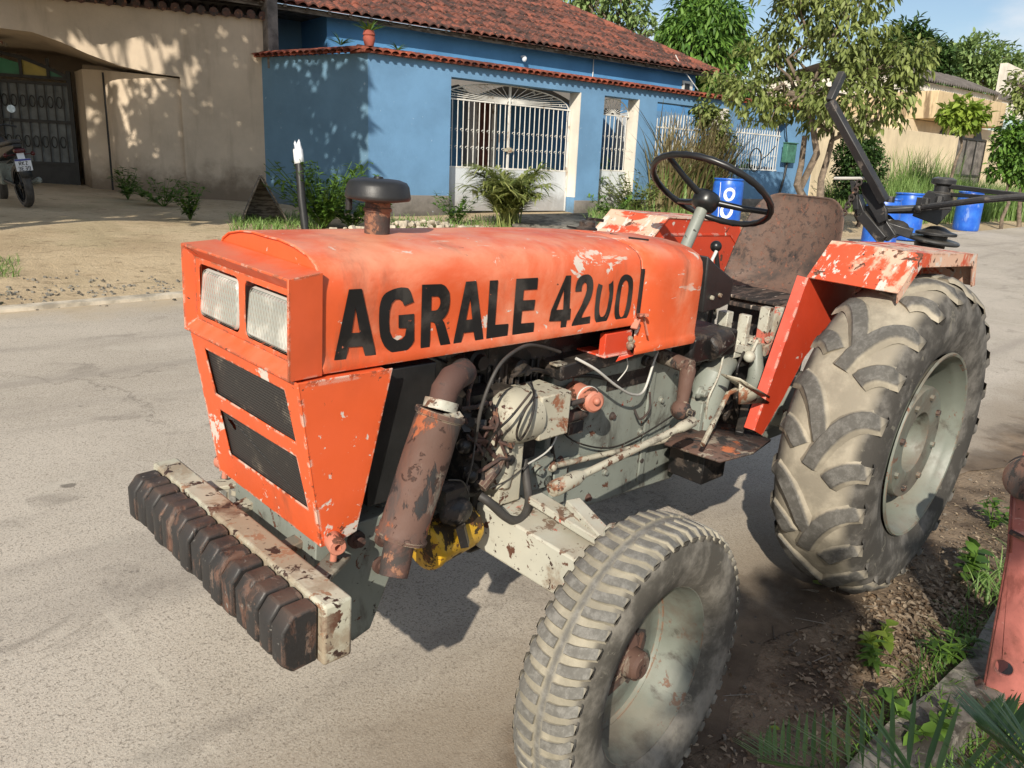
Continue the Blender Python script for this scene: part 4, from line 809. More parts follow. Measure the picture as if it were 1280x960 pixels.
# ================================================================== SETTING
def ground_hit(px, py):
    v = ray(px, py); t = .5; st = .32; cx, cy, cz = CAM; vx, vy, vz = v
    while t < 90:
        if cz+t*vz < gz(cx+t*vx, cy+t*vy):
            if st < .003: break
            t -= st; st /= 6
        t += st
    X = CAM + t*v
    return Vector((X[0], X[1], gz(X[0], X[1])))
def wl(px, py, off=0., o=WO, n=WN, a=WA):
    v = ray(px, py); q = o+n*off; t = ((q-CAM[:2])@n)/(v[:2]@n); X = CAM+t*v; return float((X[:2]-q)@a), float(X[2])
def sheet(name, xs, ys, mat, dz=0., kind='structure', fn=gz):
    mb = MB(); vs = [(x, y, fn(x, y)+dz) for x in xs for y in ys]; n = len(ys)
    mb.add(vs, [(i*n+j, (i+1)*n+j, (i+1)*n+j+1, i*n+j+1) for i in range(len(xs)-1) for j in range(n-1)])
    return tag(mb.build(name, mat, smooth=80, clean=False), kind=kind)
xs = [-300,-120,-60,-44] + [-36+.8*i for i in range(58)] + [12,20,40,120,300]
ys = [-300,-120,-60,-30,-22] + [-18+.35*i for i in range(66)] + [6,9,14,30,80,300]
def gfn(x, y):
    z = gz(x, y)
    if y > .9: z += .05*smooth(.9, 1.8, y) 
    return z + (.012*math.sin(x*3.1+y*1.7)*math.sin(y*4.3-x) if y < -5.6 else 0)
sheet('ground', xs, sorted(ys), M['soil'], -.004 if False else 0, fn=gfn)
rr_ = random.Random(3)
def far_edge(x): return float(np.interp(x, [-60,-40,-26,-19,-17,-12,-6,0,6,40], [2,-1,-4.3,-4.6,-4.9,-5.5,-5.65,-5.36,-5.05,-4.3]))
mb = MB(); X = [-60+.5*i for i in range(1,40)] + [-40+.12*i for i in range(1,430)]; X = sorted(X) + [20,40]; rows = []
for x in X:
    ne = .60 + .10*math.sin(x*1.7) + .07*math.sin(x*5.3+1) + rr_.uniform(-.02,.02) + (.9*smooth(-4,-12,x)); fe = far_edge(x) + rr_.uniform(-.03,.03)
    rows.append([Vector((x, y, gz(x, max(y, -5.25))+.006)) for y in [fe+(ne-fe)*k/14 for k in range(15)]])
mb.loft(rows); tag(mb.build('road', M['road'], smooth=80, clean=False), kind='structure')
mb = MB(); rows = []
for i in range(60):
    x = 8-.24*i; y = far_edge(x); z = gz(x, y); 
    rows.append([Vector((x, y+.05, z)), Vector((x, y+.045, z+.03+.006*math.sin(x*7))), Vector((x, y-.05, z+.04)), Vector((x, y-.07, z))])
mb.loft(rows, closed=False); tag(mb.build('kerb', M['rubble'], smooth=40), kind='structure')
mb = MB(); rows = []
for i in range(40):                                             # concrete kerb of the near verge, half buried
    x = 1.9-.075*i; y = 1.07+.02*math.sin(x*5); z = gz(x, y)
    rows.append([Vector((x, y-.005, z-.02)), Vector((x, y, z+.05+.006*math.sin(x*19))), Vector((x, y+.15, z+.065+.008*math.sin(x*11))), Vector((x, y+.17, z-.02))])
mb.loft(rows, caps=True); tag(mb.build('kerb', M['kerb'], smooth=30), kind='structure')
mb = MB(); q = [ground_hit(*p) for p in ((640,272),(735,270),(760,290),(742,300),(665,300),(640,285))]; mb.add([v+Vector((0,0,.02)) for v in q], [tuple(range(6))]); tag(mb.build('driveway', M['kerb'], solid=-.04), kind='structure')
# ------------------------------------------------------------------ street wall of the blue house
PW = empty('perimeter_wall', wp(5, 0, .5), label='blue street wall with red tile coping, white gates and barred openings', cat='wall')
def lk(o): return o
WM = Matrix.Translation((WO[0], WO[1], 0)) @ Matrix.Rotation(WANG, 4, 'Z')       # x along wall, y: -off (behind), z
def wbox(mb, s0, s1, o0, o1, z0, z1, mi=0):
    vs = [wp(s, o, z) for z in (z0, z1) for s, o in ((s0,o0),(s1,o0),(s1,o1),(s0,o1))]
    mb.add(vs, [(3,2,1,0),(4,5,6,7),(0,1,5,4),(1,2,6,5),(2,3,7,6),(3,0,4,7)], mi)
def child(mb, name, mat, par, **k):
    o = mb.build(name, mat, None, **k); 
    if par is not None: o.parent = par; o.matrix_parent_inverse = par.matrix_world.inverted() if par.type == 'EMPTY' else Matrix()
    return o
def fixp(*es): bpy.context.view_layer.update()
fixp()
TOP = 3.08; T = .30
mb = MB()
for a, b in ((-1.6,0),(3.02,3.68),(4.67,5.24),(7.42,8.02),(10.1,11.35)): wbox(mb, a, b, 0, -T, .2, TOP)
for a, b in ((0,3.02),(3.68,4.67),(5.24,7.42),(8.02,10.1)): wbox(mb, a, b, 0, -T, 2.87 if a < 5 else (2.87 if a < 8 else 2.72), TOP)
wbox(mb, 5.24, 7.42, 0, -T, .2, 1.49); wbox(mb, 8.02, 10.1, 0, -T, .2, 1.57)
child(mb, 'rendered_wall', M['blue'], PW, smooth=0)
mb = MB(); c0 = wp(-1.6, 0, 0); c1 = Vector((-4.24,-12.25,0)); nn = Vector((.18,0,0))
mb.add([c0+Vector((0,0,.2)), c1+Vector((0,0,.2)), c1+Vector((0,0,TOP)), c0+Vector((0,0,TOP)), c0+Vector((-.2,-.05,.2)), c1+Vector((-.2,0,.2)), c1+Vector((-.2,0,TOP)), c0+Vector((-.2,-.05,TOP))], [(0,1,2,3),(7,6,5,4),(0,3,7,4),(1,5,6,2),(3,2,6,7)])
child(mb, 'side_wall', M['blueshade'], PW, smooth=0, label='side return of the blue wall, its tree shade painted into the colour')
mb = MB()
for a, b, z in ((-1.6,-.0,.88),(3.03,3.67,.82),(4.68,5.23,.85),(7.43,8.0,.85),(10.12,11.36,.9),(5.25,7.41,.85),(8.03,10.08,.9)): wbox(mb, a, b, .02, -.02, .2, z)
child(mb, 'plinth', M['plinth'], PW, bevel=.006)
mb = MB()
for s, z1 in ((3.02,2.868),(4.67,2.868),(7.42,2.868)): wbox(mb, s-.004, s+.02, .003, -T-.003, .88, z1)
wbox(mb, 7.40, 7.66, .004, -.0, .9, 2.9)
child(mb, 'white_reveal', M['white_wall'], PW)
mb = MB()
def coping(p0, p1, out):
    d = (p1-p0); L = d.length; d.normalize(); n = int(L/.155)
    for k in range(n):
        c = p0 + d*(k+.5)*L/n; z0 = Vector((0,0,1)); vs = []; m = 6
        for j, (o, zz, rr2) in enumerate(((.14,-.045,.078),(.02,.0,.074),(-.20,.035,.070),(-.36,.0,.068))):
            for i in range(m+1):
                t = math.pi*i/m; vs.append(c + out*o + d*math.cos(t)*rr2 + z0*(zz + .055*math.sin(t) + rr_.uniform(-.003,.003)))
        mb.add(vs, [(j*(m+1)+i, j*(m+1)+i+1, (j+1)*(m+1)+i+1, (j+1)*(m+1)+i) for j in range(3) for i in range(m)])
        b0 = c + d*L/n/2; mb.bar(b0+out*.13+z0*-.045, b0+out*-.3+z0*.02, .05, .02)
coping(wp(-1.72, 0, TOP+.045), wp(11.4, 0, TOP+.045), Vector((*WN, 0)))
coping(Vector((-4.70,-9.95,TOP+.045)), Vector((-4.20,-12.4,TOP+.045)), Vector((.98,.17,0)))
child(mb, 'tile_coping', M['coping'], PW, smooth=50)
mb = MB(); wbox(mb, -1.74, 11.42, .09, -T-.05, TOP-.005, TOP+.03); child(mb, 'coping_bed', M['coping'], PW)
def bars(mb, s0, s1, off, z0, z1, n, r=.009, zf=None):
    for k in range(n):
        s = s0+(s1-s0)*(k+.5)/n; mb.tube([wp(s, off, z0), wp(s, off, zf(s) if zf else z1)], r, 6)
def scroll(mb, s, off, z, r, sg=1, n=12, tr=.006):
    pts = []
    for i in range(n):
        t = i/(n-1); a = t*math.pi*1.6; rad = r*(1-.55*t); pts.append(wp(s + sg*(r - rad*math.cos(a)), off, z + rad*math.sin(a)))
    mb.tube(pts, tr, 5)
def fan(mb, sc, off, z, half, rise, n, r=.007):
    arc = [wp(sc + half*math.cos(math.pi*i/24), off, z + rise*math.sin(math.pi*i/24)) for i in range(25)]; mb.tube(arc, .012, 6)
    for k in range(1, n):
        a = math.pi*k/n; mb.tube([wp(sc + .06*math.cos(a), off, z+.05*math.sin(a)), wp(sc + half*.97*math.cos(a), off, z + rise*.97*math.sin(a))], r, 5)
    for k in range(0, 7):
        a = math.pi*(k+.5)/7; 
        if abs(math.cos(a)) > .25: scroll(mb, sc + half*.86*math.cos(a), off, z + rise*.78*math.sin(a), .03, 1 if math.cos(a) > 0 else -1)
gt = empty('gate', wp(1.5, -.2, .5)); gt.parent = PW; gt.matrix_parent_inverse = PW.matrix_world.inverted(); fixp()
GO = -.24
mb = MB(); wbox(mb, .02, 1.46, GO-.01, GO+.01, .60, 1.37); wbox(mb, 1.49, 2.96, GO-.01, GO+.01, .60, 1.39)
for s in (.5,.98,1.97,2.45): wbox(mb, s-.003, s+.003, GO+.008, GO+.014, .62, 1.37)
child(mb, 'gate_panel', M['gatewhite'], gt)
mb = MB(); bars(mb, .02, 2.98, GO, 1.37, 2.55, 25)
for z in (1.38, 2.54): mb.bar(wp(.0, GO, z), wp(2.99, GO, z), .03, .025)
for s in (.015, 1.475, 2.985): mb.bar(wp(s, GO, .6), wp(s, GO, 2.86 if 1 < s < 2 else 2.55), .035, .035, up=(1,0,0))
for k in range(25):
    for z in (1.72, 2.02): scroll(mb, .02+2.96*k/25, GO+.005, z, .034)
fan(mb, 1.475, GO, 2.55, 1.47, .31, 22)
child(mb, 'gate_bars', M['whitemetal'], gt, smooth=50)
mb = MB(); mb.box((-.10,-.03,-.03),(.10,.03,.03)); mb.box((-.03,-.04,-.05),(.04,.04,.05)); o = mb.build('lock', M['cream'], None, bevel=.005); o.matrix_world = Matrix.Translation(wp(1.47, GO+.03, 1.72)) @ Matrix.Rotation(WANG, 4, 'Z'); 
fixp(); o.parent = gt; o.matrix_parent_inverse = gt.matrix_world.inverted()
g2 = empty('gate', wp(4.2, -.2, .5)); g2.parent = PW; g2.matrix_parent_inverse = PW.matrix_world.inverted(); fixp()
mb = MB(); wbox(mb, 3.69, 4.65, GO-.01, GO+.01, .62, 1.42); child(mb, 'gate_panel', M['gatewhite'], g2)
mb = MB(); bars(mb, 3.7, 4.65, GO, 1.42, 2.52, 8, .009); mb.bar(wp(3.69,GO,1.43), wp(4.65,GO,1.43),.03,.025); mb.bar(wp(3.69,GO,2.53), wp(4.65,GO,2.53),.03,.025)
for k in range(8):
    for z in (1.85, 2.1): scroll(mb, 3.7+.95*k/8, GO+.005, z, .032)
fan(mb, 4.17, GO, 2.53, .47, .32, 12); child(mb, 'gate_bars', M['whitemetal'], g2, smooth=50)
for a, b, z0, z1, nb in ((5.26,7.38,1.50,2.50,22),(8.04,10.08,1.58,2.55,20)):
    mb = MB(); bars(mb, a, b, -.2, z0, z1, nb, .011, zf=(lambda s, a=a, b=b, z1=z1: z1+.18*math.sin(math.pi*(s-a)/(b-a))) ); mb.bar(wp(a,-.2,z0+.02), wp(b,-.2,z0+.02),.03,.03); mb.bar(wp(a,-.2,z1-.12), wp(b,-.2,z1-.12),.03,.03)
    for k in range(nb):
        scroll(mb, a+(b-a)*k/nb, -.195, z0+.35, .034)
    child(mb, 'window_bars', M['whitemetal'], PW, smooth=50)
# meter box, conduit and coil of cable at the wall's end
mt_ = empty('meter_box', wp(10.4, .1, 2.1), label='green electricity meter box with black conduit, on the blue wall end by the tree', cat='meter box'); fixp()
mb = MB(); s, z = wl(987, 190, .08); wbox(mb, s-.20, s+.20, .0, .14, z-.26, z+.20); wbox(mb, s-.22, s+.22, 0, .17, z+.20, z+.225); child(mb, 'box', M['greenbox'], mt_, bevel=.01)
mb = MB(); mb.tube([wp(s-.02,.06,z-.25), wp(s-.06,.06,z-.6), wp(s-.25,.05,z-1.3), wp(s-.3,.05,z-1.6)], .03, 8); mb.tube([wp(s-.1,.05,z+.2), wp(s-.22,.05,z+.5), wp(s-.28,.05,z+.8)], .015, 6)
child(mb, 'conduit', M['black'], mt_)
s, z = wl(945, 200, .08); c = wp(s, .06, z); ux = Vector((*WA, 0)); mb = MB()
for k in range(2): mb.tube([c + ux*math.cos(t)*(.22+.02*k) + Vector((0,0,math.sin(t)*.27)) for t in [2*math.pi*i/24 for i in range(25)]], .012, 6, cap=False)
mb.tube([c+ux*.22, c+ux*.5+Vector((0,0,.15)), c+ux*.75+Vector((0,0,.35))], .012, 6); tag(mb.build('cable_coil', M['black'], None, smooth=60), 'loop of black cable hanging on the blue wall beside the meter box', 'cable')
# ------------------------------------------------------------------ the blue house behind
HS = empty('blue_house', wp(4.5, -5, .6), label='blue house with a weathered clay tile roof behind the street wall', cat='house'); fixp()
HO = -2.6
mb = MB(); wbox(mb, -1.05, 9.49, HO, HO-6, .3, 3.98); child(mb, 'wall', M['bluehouse'], HS, smooth=0)
mb = MB(); wbox(mb, -2.6, -1.06, HO-1.1, HO-4.5, .3, 3.97); wbox(mb, -6.5, -2.5, HO-1.1, HO-1.2, 3.34, 3.97); child(mb, 'wall', M['blueshade'], HS, smooth=0, label='set-back blue wall, deep shade painted into its colour')
mb = MB(); wbox(mb, 1.64, 3.02, HO+.01, HO+.06, .5, 2.75); wbox(mb, .0, .6, HO+.01,HO+.05,.5,2.8); child(mb, 'wall_panel', M['bluehouse'], HS)
mb = MB(); s0, z0 = wl(596, 205, -2.5); s1, z1 = wl(614, 128, -2.5); wbox(mb, s0, s1, HO+.02, HO+.07, .55, z1); child(mb, 'door', M['brickred'], HS, bevel=.01)
mb = MB(); wbox(mb, s1+.02, s1+.16, HO+.02, HO+.12, .55, z1+.05); wbox(mb, s0-.1, s0-.01, HO+.02,HO+.1,.55,z1+.05); wbox(mb, s0-.1, s1+.16, HO+.02, HO+.11, z1+.05, z1+.13); child(mb, 'door_frame', M['whitemetal'], HS)
# carport: slab, arched beam and stone pillar
mb = MB(); wbox(mb, -.5, 5.0, -1.0, HO, 2.93, 3.0); child(mb, 'carport_slab', M['plinth'], HS)
mb = MB(); arch = [(.2,2.62),(.45,2.78),(.72,2.85),(.98,2.72)]
poly = [(-.5,3.05),(-.5,2.6)] + arch + [(1.14,2.70)] + [(1.14+2.6*t, 2.70+.30*math.sin(math.pi*t)) for t in [i/14 for i in range(1,14)]] + [(3.74,2.66),(3.95,2.6),(5.0,2.6),(5.0,3.05)]
plate(mb, poly, [], .18, lambda v: wp(v.x, -.93+v.z, v.y)); child(mb, 'carport_beam', M['plinth'], HS, smooth=0, label='grey arched carport beam')
for a, b, c_ in ((.96,1.14,2.74),(3.74,3.95,2.66)): mb = MB(); wbox(mb, a, b, -.86, -1.04, .5, c_); child(mb, 'pillar', M['plinth'], HS, bevel=.01)
# main hipped roof of barrel tiles
sl = .52; e0, e1 = -6.0, 9.92; eo = HO+.38; ez = 4.0; pitch = .21; course = .40; mb = MB()
def roof_row(s0, s1, base, wave, d):                            # one course as a wavy strip with a lip
    n = int((s1-s0)/pitch*6); out = []
    for i in range(n+1):
        s = s0+(s1-s0)*i/n; ph = s/pitch*2*math.pi; out.append((s, abs(math.cos(ph/2))**.7*.065 + .006*math.sin(s*37+d*11)))
    return out
k = 0
while True:
    d0, d1 = k*course, (k+1)*course + .05
    if d0 > 5.6: break
    sA, sB = e0, e1-d0*.98
    row = roof_row(sA, sB, 0, 0, k); b = len(mb.v)
    jit = [rr_.uniform(-.006,.010) for _ in range(int((sB-sA)/pitch)+3)]
    vs = []
    for s, w in row:
        j = jit[int((s-sA)/pitch)]; vs += [wp(s, eo-d0+j, ez+d0*sl+w-.012), wp(s, eo-d0+j, ez+d0*sl+w+.018), wp(min(s, e1-d1*.98+.3), eo-d1, ez+d1*sl+w-.02)]
    fs = [(3*i, 3*i+3, 3*i+4, 3*i+1) for i in range(len(row)-1)] + [(3*i+1, 3*i+4, 3*i+5, 3*i+2) for i in range(len(row)-1)]
    mb.add(vs, fs); k += 1
P0 = wp(e1, eo, ez-.02); P1 = wp(e1-5.6, eo-5.7, ez+5.7*sl-.02); P2 = wp(e0, eo-5.7, ez+5.7*sl-.02); P3 = wp(e0, eo, ez-.02); P4 = wp(e1, eo-11.4, ez-.02)
mb.add([P0, P1, P2, P3, P4], [(0,1,2,3), (0,4,1)])
roof = child(mb, 'roof', M['tile'], HS, smooth=45, clean=False)
mb = MB()
for k in range(17):                                             # hip ridge tiles
    a = P0.lerp(P1, k/17)+Vector((0,0,.05)); b = P0.lerp(P1, (k+1.15)/17)+Vector((0,0,.05)); mb.tube([a, b], [.095,.075], 8)
child(mb, 'ridge_tiles', M['tile'], HS, smooth=50)
mb = MB(); wbox(mb, -6, 9.75, eo-.10, eo-.13, ez-.10, ez-.01); wbox(mb, -6, 9.7, eo-.1, HO-.1, ez-.03, ez-.012); wbox(mb, -6, -1.0, HO-.1, HO-1.3, ez-.032, ez-.014)
for k in range(38): wbox(mb, -5.8+.42*k, -5.74+.42*k, eo-.04, HO+.02, ez-.06, ez-.015)
child(mb, 'eaves', M['timber'], HS)
mb = MB(); s, z = wl(652, 74, HO); c = wp(s, HO+.1, z); mb.bar(wp(s,HO,z+.05), c+Vector((0,0,.05)), .05, .04); mb.ball(c, .055, 10, (1,1,1.2)); tag(child(mb, 'wall_lamp', M['whitepaint'], HS))
mb = MB(); s, z = wl(740, 92, HO); mb.tube([wp(s,HO+.03,z+.55), wp(s,HO+.03,z-.5)], .012, 6); wbox(mb, s-.05,s+.04,HO,HO+.06,z-.35,z-.1); s, z = wl(845, 85, HO); mb.tube([wp(s-.1,HO+.03,z+.3), wp(s,HO+.2,z), wp(s+.6,HO+.3,z-.5)], .012, 6); child(mb, 'conduit', M['whitemetal'], HS)
mb = MB(); s, z = wl(861, 108, HO); wbox(mb, s-.28, s+.12, HO+.005, HO+.03, z-.5, z+.12); f = child(mb, 'window', M['whitemetal'], HS); mb = MB(); wbox(mb, s-.20, s+.0, HO+.02, HO+.035, z-.48, z+.06); o = mb.build('pane', M['black']); o.parent = f
# seen through the two barred openings: the porch wall, curtains and pots
mb = MB(); wbox(mb, 5.4, 12.4, -1.9, -2.0, .5, 2.88); child(mb, 'porch_wall', M['blue'], HS)
mb = MB(); wbox(mb, 5.6, 6.0, -1.5, -1.55, 1.5, 2.7); child(mb, 'porch_screen', M['gatewhite'], HS, label='pale porch panel')
# ------------------------------------------------------------------ beige house with the arched drive
BO = np.array([-4.24,-12.25]); BA = np.array([.912,-.41])/np.hypot(.912,.41); BN = np.array([.41,.912])/np.hypot(.912,.41)
def bp(s, off, z): q = BO+BA*s+BN*off; return Vector((q[0], q[1], z))
def bbox(mb, s0, s1, o0, o1, z0, z1):
    vs = [bp(s, o, z) for z in (z0, z1) for s, o in ((s0,o0),(s1,o0),(s1,o1),(s0,o1))]; mb.add(vs, [(3,2,1,0),(4,5,6,7),(0,1,5,4),(1,2,6,5),(2,3,7,6),(3,0,4,7)])
BH = empty('beige_house', bp(3, -2, .6), label='beige rendered house with arched driveway and dark tile fringe under its upper floor', cat='house'); fixp()
AR = [(1.35,2.665),(1.78,2.69),(2.27,2.77),(2.73,2.915),(3.12,3.07),(3.51,3.18),(3.95,3.20),(4.4,3.17),(4.9,3.05),(5.4,2.88),(5.9,2.75),(6.4,2.68),(6.9,2.66)]
mb = MB()
plate(mb, [(-.05,.2),(-.05,3.74),(9,3.74),(9,.2),(6.9,.2)] + AR[::-1] + [(1.35,.2)], [], .12, lambda v: bp(v.x, -.06+v.z, v.y)); child(mb, 'facade', M['beige'], BH, smooth=0)
def curve_wall(t):                                              # the wall sweeps back into the drive
    a = t*math.pi/2; return (1.35 + 1.45*math.sin(a)*.88, -.06-.95*(1-math.cos(a)))
mb = MB(); mb.loft([[bp(*curve_wall(k/12), z) for z in (.2, 1.2, 2.2, 2.64+ (.12*(k/12))) ] for k in range(13)])
e = curve_wall(1.); 
mb.loft([[bp(e[0], e[1], z) for z in (.2, 2.76)], [bp(e[0]+.02, e[1]-.02, z) for z in (.2, 2.76)], [bp(e[0]+.36, e[1]-.10, z) for z in (.2, 2.76)], [bp(e[0]+.60, e[1]-.9, z) for z in (.2, 2.76)]])
child(mb, 'curved_wall', M['beige'], BH, smooth=50)
mb = MB(); mb.tube([bp(e[0]-.0, e[1]+.03, .45), bp(e[0]-.0, e[1]+.03, 2.72)], .035, 8); child(mb, 'drainpipe', M['black'], BH)
mb = MB(); GT = [(s, z-.02) for s, z in AR]                     # soffit of the arch
mb.loft([[bp(s, 0-.05, z) for s, z in AR], [bp(s, -.9, 2.76+(z-2.76)*.9) for s, z in AR], [bp(s, -1.95, 2.70+(z-2.66)*.75) for s, z in AR]]); child(mb, 'soffit', M['beige'], BH, smooth=50, clean=False)
mb = MB(); bbox(mb, -.3, 9, -1.96, -2.1, .2, 3.7) if False else None
mb = MB(); bbox(mb, 5.6, 9, -.2, -3, .2, 2.66); bbox(mb, 1.2, e[0]+.45, -1.9, -4, .2, 2.9); bbox(mb, -.0, 8.9, -2.2, -6, 3.2, 3.72); bbox(mb,e[0]+.3,8.9,-4,-4.1,.2,3.7); child(mb, 'inner_wall', M['beige'], BH)
mb = MB(); bbox(mb, -.05, 9, -.45, -5, 3.72, 6.2); child(mb, 'upper_wall', M['plinth'], BH, label='grey upper floor wall')
mb = MB()
for k in range(46):
    s = -.05+.2*k; c = bp(s, .10, 3.74+rr_.uniform(-.012,.012)); c2 = bp(s, -.5, 3.88); mb.tube([c, c2], [.075,.07], 8)
bbox(mb, -.1, 9, .04, -.3, 3.70, 3.735); child(mb, 'tile_fringe', M['rustdark'], BH, smooth=50, label='dark mossy tile fringe')
mb = MB(); c = bp(-.12,.05,0); mb.bar(bp(-.16,.03,2.9), bp(-.16,.03,5.2), .22, .20, up=(1,0,0)); tag(mb.build('post', M['greyposts'], None, bevel=.01), 'weathered grey post between the beige house and the blue wall coping', 'post')
# dark iron gate in the drive
gg = empty('gate', bp(4.4,-1.95,.6)); gg.parent = BH; gg.matrix_parent_inverse = BH.matrix_world.inverted(); fixp()
go = -1.75; gL = 3.30
mb = MB()
def gb_(a, b, w=.04): mb.bar(bp(a[0], go, a[1]), bp(b[0], go, b[1]), w, w, up=(BN[0],BN[1],0))
for z in (.68, 1.12, 1.86, 2.52, 2.62): gb_((gL,z), (6.1,z), .05)
for s in (gL+.0, 4.45, 5.7): gb_((s,.62),(s,3.1 if s > 4 else 2.75), .07)
for k in range(20):
    s = gL+.12+.145*k; gb_((s,1.12),(s,2.52), .018)
    for z in (1.50, 2.2):
        q = [bp(s+.07+.045*math.cos(t), go, z+.10*math.sin(t)) for t in [2*math.pi*i/12 for i in range(13)]]; mb.tube(q, .008, 5, cap=False)
arcp = [(gL,2.64),(3.6,2.78),(4.0,2.93),(4.4,3.0),(4.9,2.98),(5.4,2.85)]
for a, b in zip(arcp, arcp[1:]): gb_(a, b, .06)
for s in (3.62, 4.05, 4.6): gb_((s,2.6),(s,2.95), .05)
child(mb, 'gate_frame', M['darkgate'], gg)
mb = MB(); bbox(mb, gL, 6.1, go-.04, go-.02, .70, 1.12); child(mb, 'lower_panel', M['darkgate'], gg)
mb = MB(); bbox(mb, gL, 6.1, go-.06, go-.04, 1.12, 2.55); child(mb, 'pane', M['dust_glass'], gg)
for (s0, s1, zz, m) in ((gL+.05,3.60,2.76,'greenpane'),(3.64,4.03,2.90,'yellowpane'),(4.07,4.6,2.97,'greenpane')):
    mb = MB(); z0, z1 = 2.64, zz; mb.add([bp(s0,go-.03,z0), bp(s1,go-.03,z0), bp(s1,go-.03,z1), bp(s0,go-.03,z1-.13)], [(0,1,2,3)]); child(mb, 'fanlight_pane', M[m], gg, smooth=0, label='green pane' if m[0] == 'g' else 'yellow pane')
mb = MB(); bbox(mb, 4.05, 4.7, -.5, -.9, 3.02, 3.06); child(mb, 'ceiling_lamp', M['cream'], BH)
# ------------------------------------------------------------------ motorcycle in the drive
MC = empty('motorcycle', label='dark motorcycle parked tail first in the shaded arched driveway', cat='motorcycle')
g_ = ground_hit(36, 259); MC.location = g_; MC.rotation_euler = (R(-7), 0, math.atan2(-BN[1], -BN[0]) + .45)
def mcb(mb, nm, mat, par=MC, **k): return mb.build(nm, M[mat], par, **k)
for nm, x in (('rear_wheel', 0.02), ('front_wheel', 1.28)):
    mb = MB(); c = (x, 0, .30); mb.lathe([(.20,-.035),(.235,-.03),(.21,0),(.235,.03),(.20,.035)], c, (0,1,0), 28)
    for k in range(5): t = 2*math.pi*k/5; mb.bar(c, (x+.21*math.cos(t), 0, .30+.21*math.sin(t)), .02, .03, up=(0,1,0))
    mb.lathe([(0,.04),(.05,.035),(.05,-.035),(0,-.04)], c, (0,1,0), 14); w = mcb(mb, nm, 'chrome' if False else 'black')
    mb = MB(); mb.lathe([(.225,-.045),(.27,-.052),(.295,-.03),(.302,0),(.295,.03),(.27,.052),(.225,.045)], c, (0,1,0), 32); mcb(mb, 'tyre', 'rubberhose', w)
mb = MB(); mb.loft([[V(-.20,-.05,.80),V(-.20,.05,.80),V(-.20,.05,.86),V(-.20,-.05,.86)],[V(.1,-.11,.72),V(.1,.11,.72),V(.1,.10,.84),V(.1,-.10,.84)],[V(.6,-.10,.62),V(.6,.10,.62),V(.6,.10,.80),V(.6,-.10,.80)]], closed=True, caps=True); mcb(mb, 'body', 'black', bevel=.02)
mb = MB(); mb.loft([[V(-.12,-.08,.86),V(-.12,.08,.86),V(-.12,.07,.92),V(-.12,-.07,.92)],[V(.2,-.13,.82),V(.2,.13,.82),V(.2,.12,.88),V(.2,-.12,.88)],[V(.6,-.09,.79),V(.6,.09,.79),V(.6,.08,.85),V(.6,-.08,.85)]], closed=True, caps=True); mcb(mb, 'seat', 'rubberhose', bevel=.02)
mb = MB(); mb.ball((.78,0,.84), .19, 14, (1.2,.75,.75)); mcb(mb, 'fuel_tank', 'black', smooth=80)
mb = MB(); mb.box((.45,-.14,.30),(.85,.14,.60)); mb.tube([(.7,-.14,.35),(.3,-.17,.28),(-.1,-.19,.36)], [.025,.03,.045], 10); mcb(mb, 'engine', 'grey', bevel=.02)
mb = MB()
for s in (-1,1): mb.tube([(1.28,.09*s,.30),(1.08,.09*s,.90)], .022, 8); mb.tube([(.02,.08*s,.30),(.45,.10*s,.36)], .02, 8)
mb.tube([(1.0,-.36,1.06),(1.02,-.2,1.10),(1.04,0,1.04),(1.02,.2,1.10),(1.0,.36,1.06)], .014, 8); mb.tube([(1.05,0,.92),(1.04,0,1.05)], .03); mcb(mb, 'fork', 'darkgate' if False else 'black', smooth=50)
for s in (-1,1):
    mb = MB(); mb.tube([(1.01,.27*s,1.08),(1.02,.34*s,1.28)], .006, 6); f = mcb(mb, 'mirror_stem', 'black'); mb = MB(); mb.lathe([(0,.008),(.055,.006),(.05,-.02),(0,-.03)], (1.02,.35*s,1.31), (-1,0,.1), 16); mb.build('mirror', M['glass'], f)
mb = MB(); mb.box((-.25,-.07,.74),(-.17,.07,.80)); mcb(mb, 'tail_light', 'redlens', bevel=.02)
for s in (-1,1): mb = MB(); mb.ball((-.17,.17*s,.72), .03, 8); mb.tube([(-.17,.05*s,.72),(-.17,.15*s,.72)], .008, 6); mcb(mb, 'turn_signal', 'redlens')
mb = MB(); mb.box((-.262,-.10,.505),(-.258,.10,.665)); mb.bar((-.2,0,.78),(-.25,0,.62),.09,.01); pl = mcb(mb, 'number_plate', 'platewhite', bevel=.002)
mb = MB(); mb.box((-.264,-.098,.640),(-.2625,.098,.663)); mcb(mb, 'plate_strip', 'plateblue', pl)
SEG = {'R': [(0,0,0,2),(0,2,1,2),(1,2,1,1),(1,1,0,1),(.3,1,1,0)], 'K': [(0,0,0,2),(0,1,1,2),(0,1,1,0)], 'Z': [(0,2,1,2),(1,2,0,0),(0,0,1,0)], '3': [(0,2,1,2),(1,2,1,0),(1,0,0,0),(.2,1,1,1)], 'E': [(0,0,0,2),(0,2,1,2),(0,1,.8,1),(0,0,1,0)], '9': [(1,0,1,2),(1,2,0,2),(0,2,0,1),(0,1,1,1),(1,0,0,0)]}
mb = MB()
for row, (txt, z0) in enumerate((('RKZ', .583), ('3E39', .515))):
    n = len(txt); w = .024; gap = .016; tot = n*w+(n-1)*gap
    for i, ch in enumerate(txt):
        oy = tot/2 - i*(w+gap)
        for (x0, a0, x1, a1) in SEG[ch]: mb.bar((-.2635, oy-x0*w, z0+a0*.023), (-.2635, oy-x1*w, z0+a1*.023), .003, .008, up=(0,1,0) if x0 == x1 else (0,0,1))
mcb(mb, 'plate_lettering', 'black', pl)
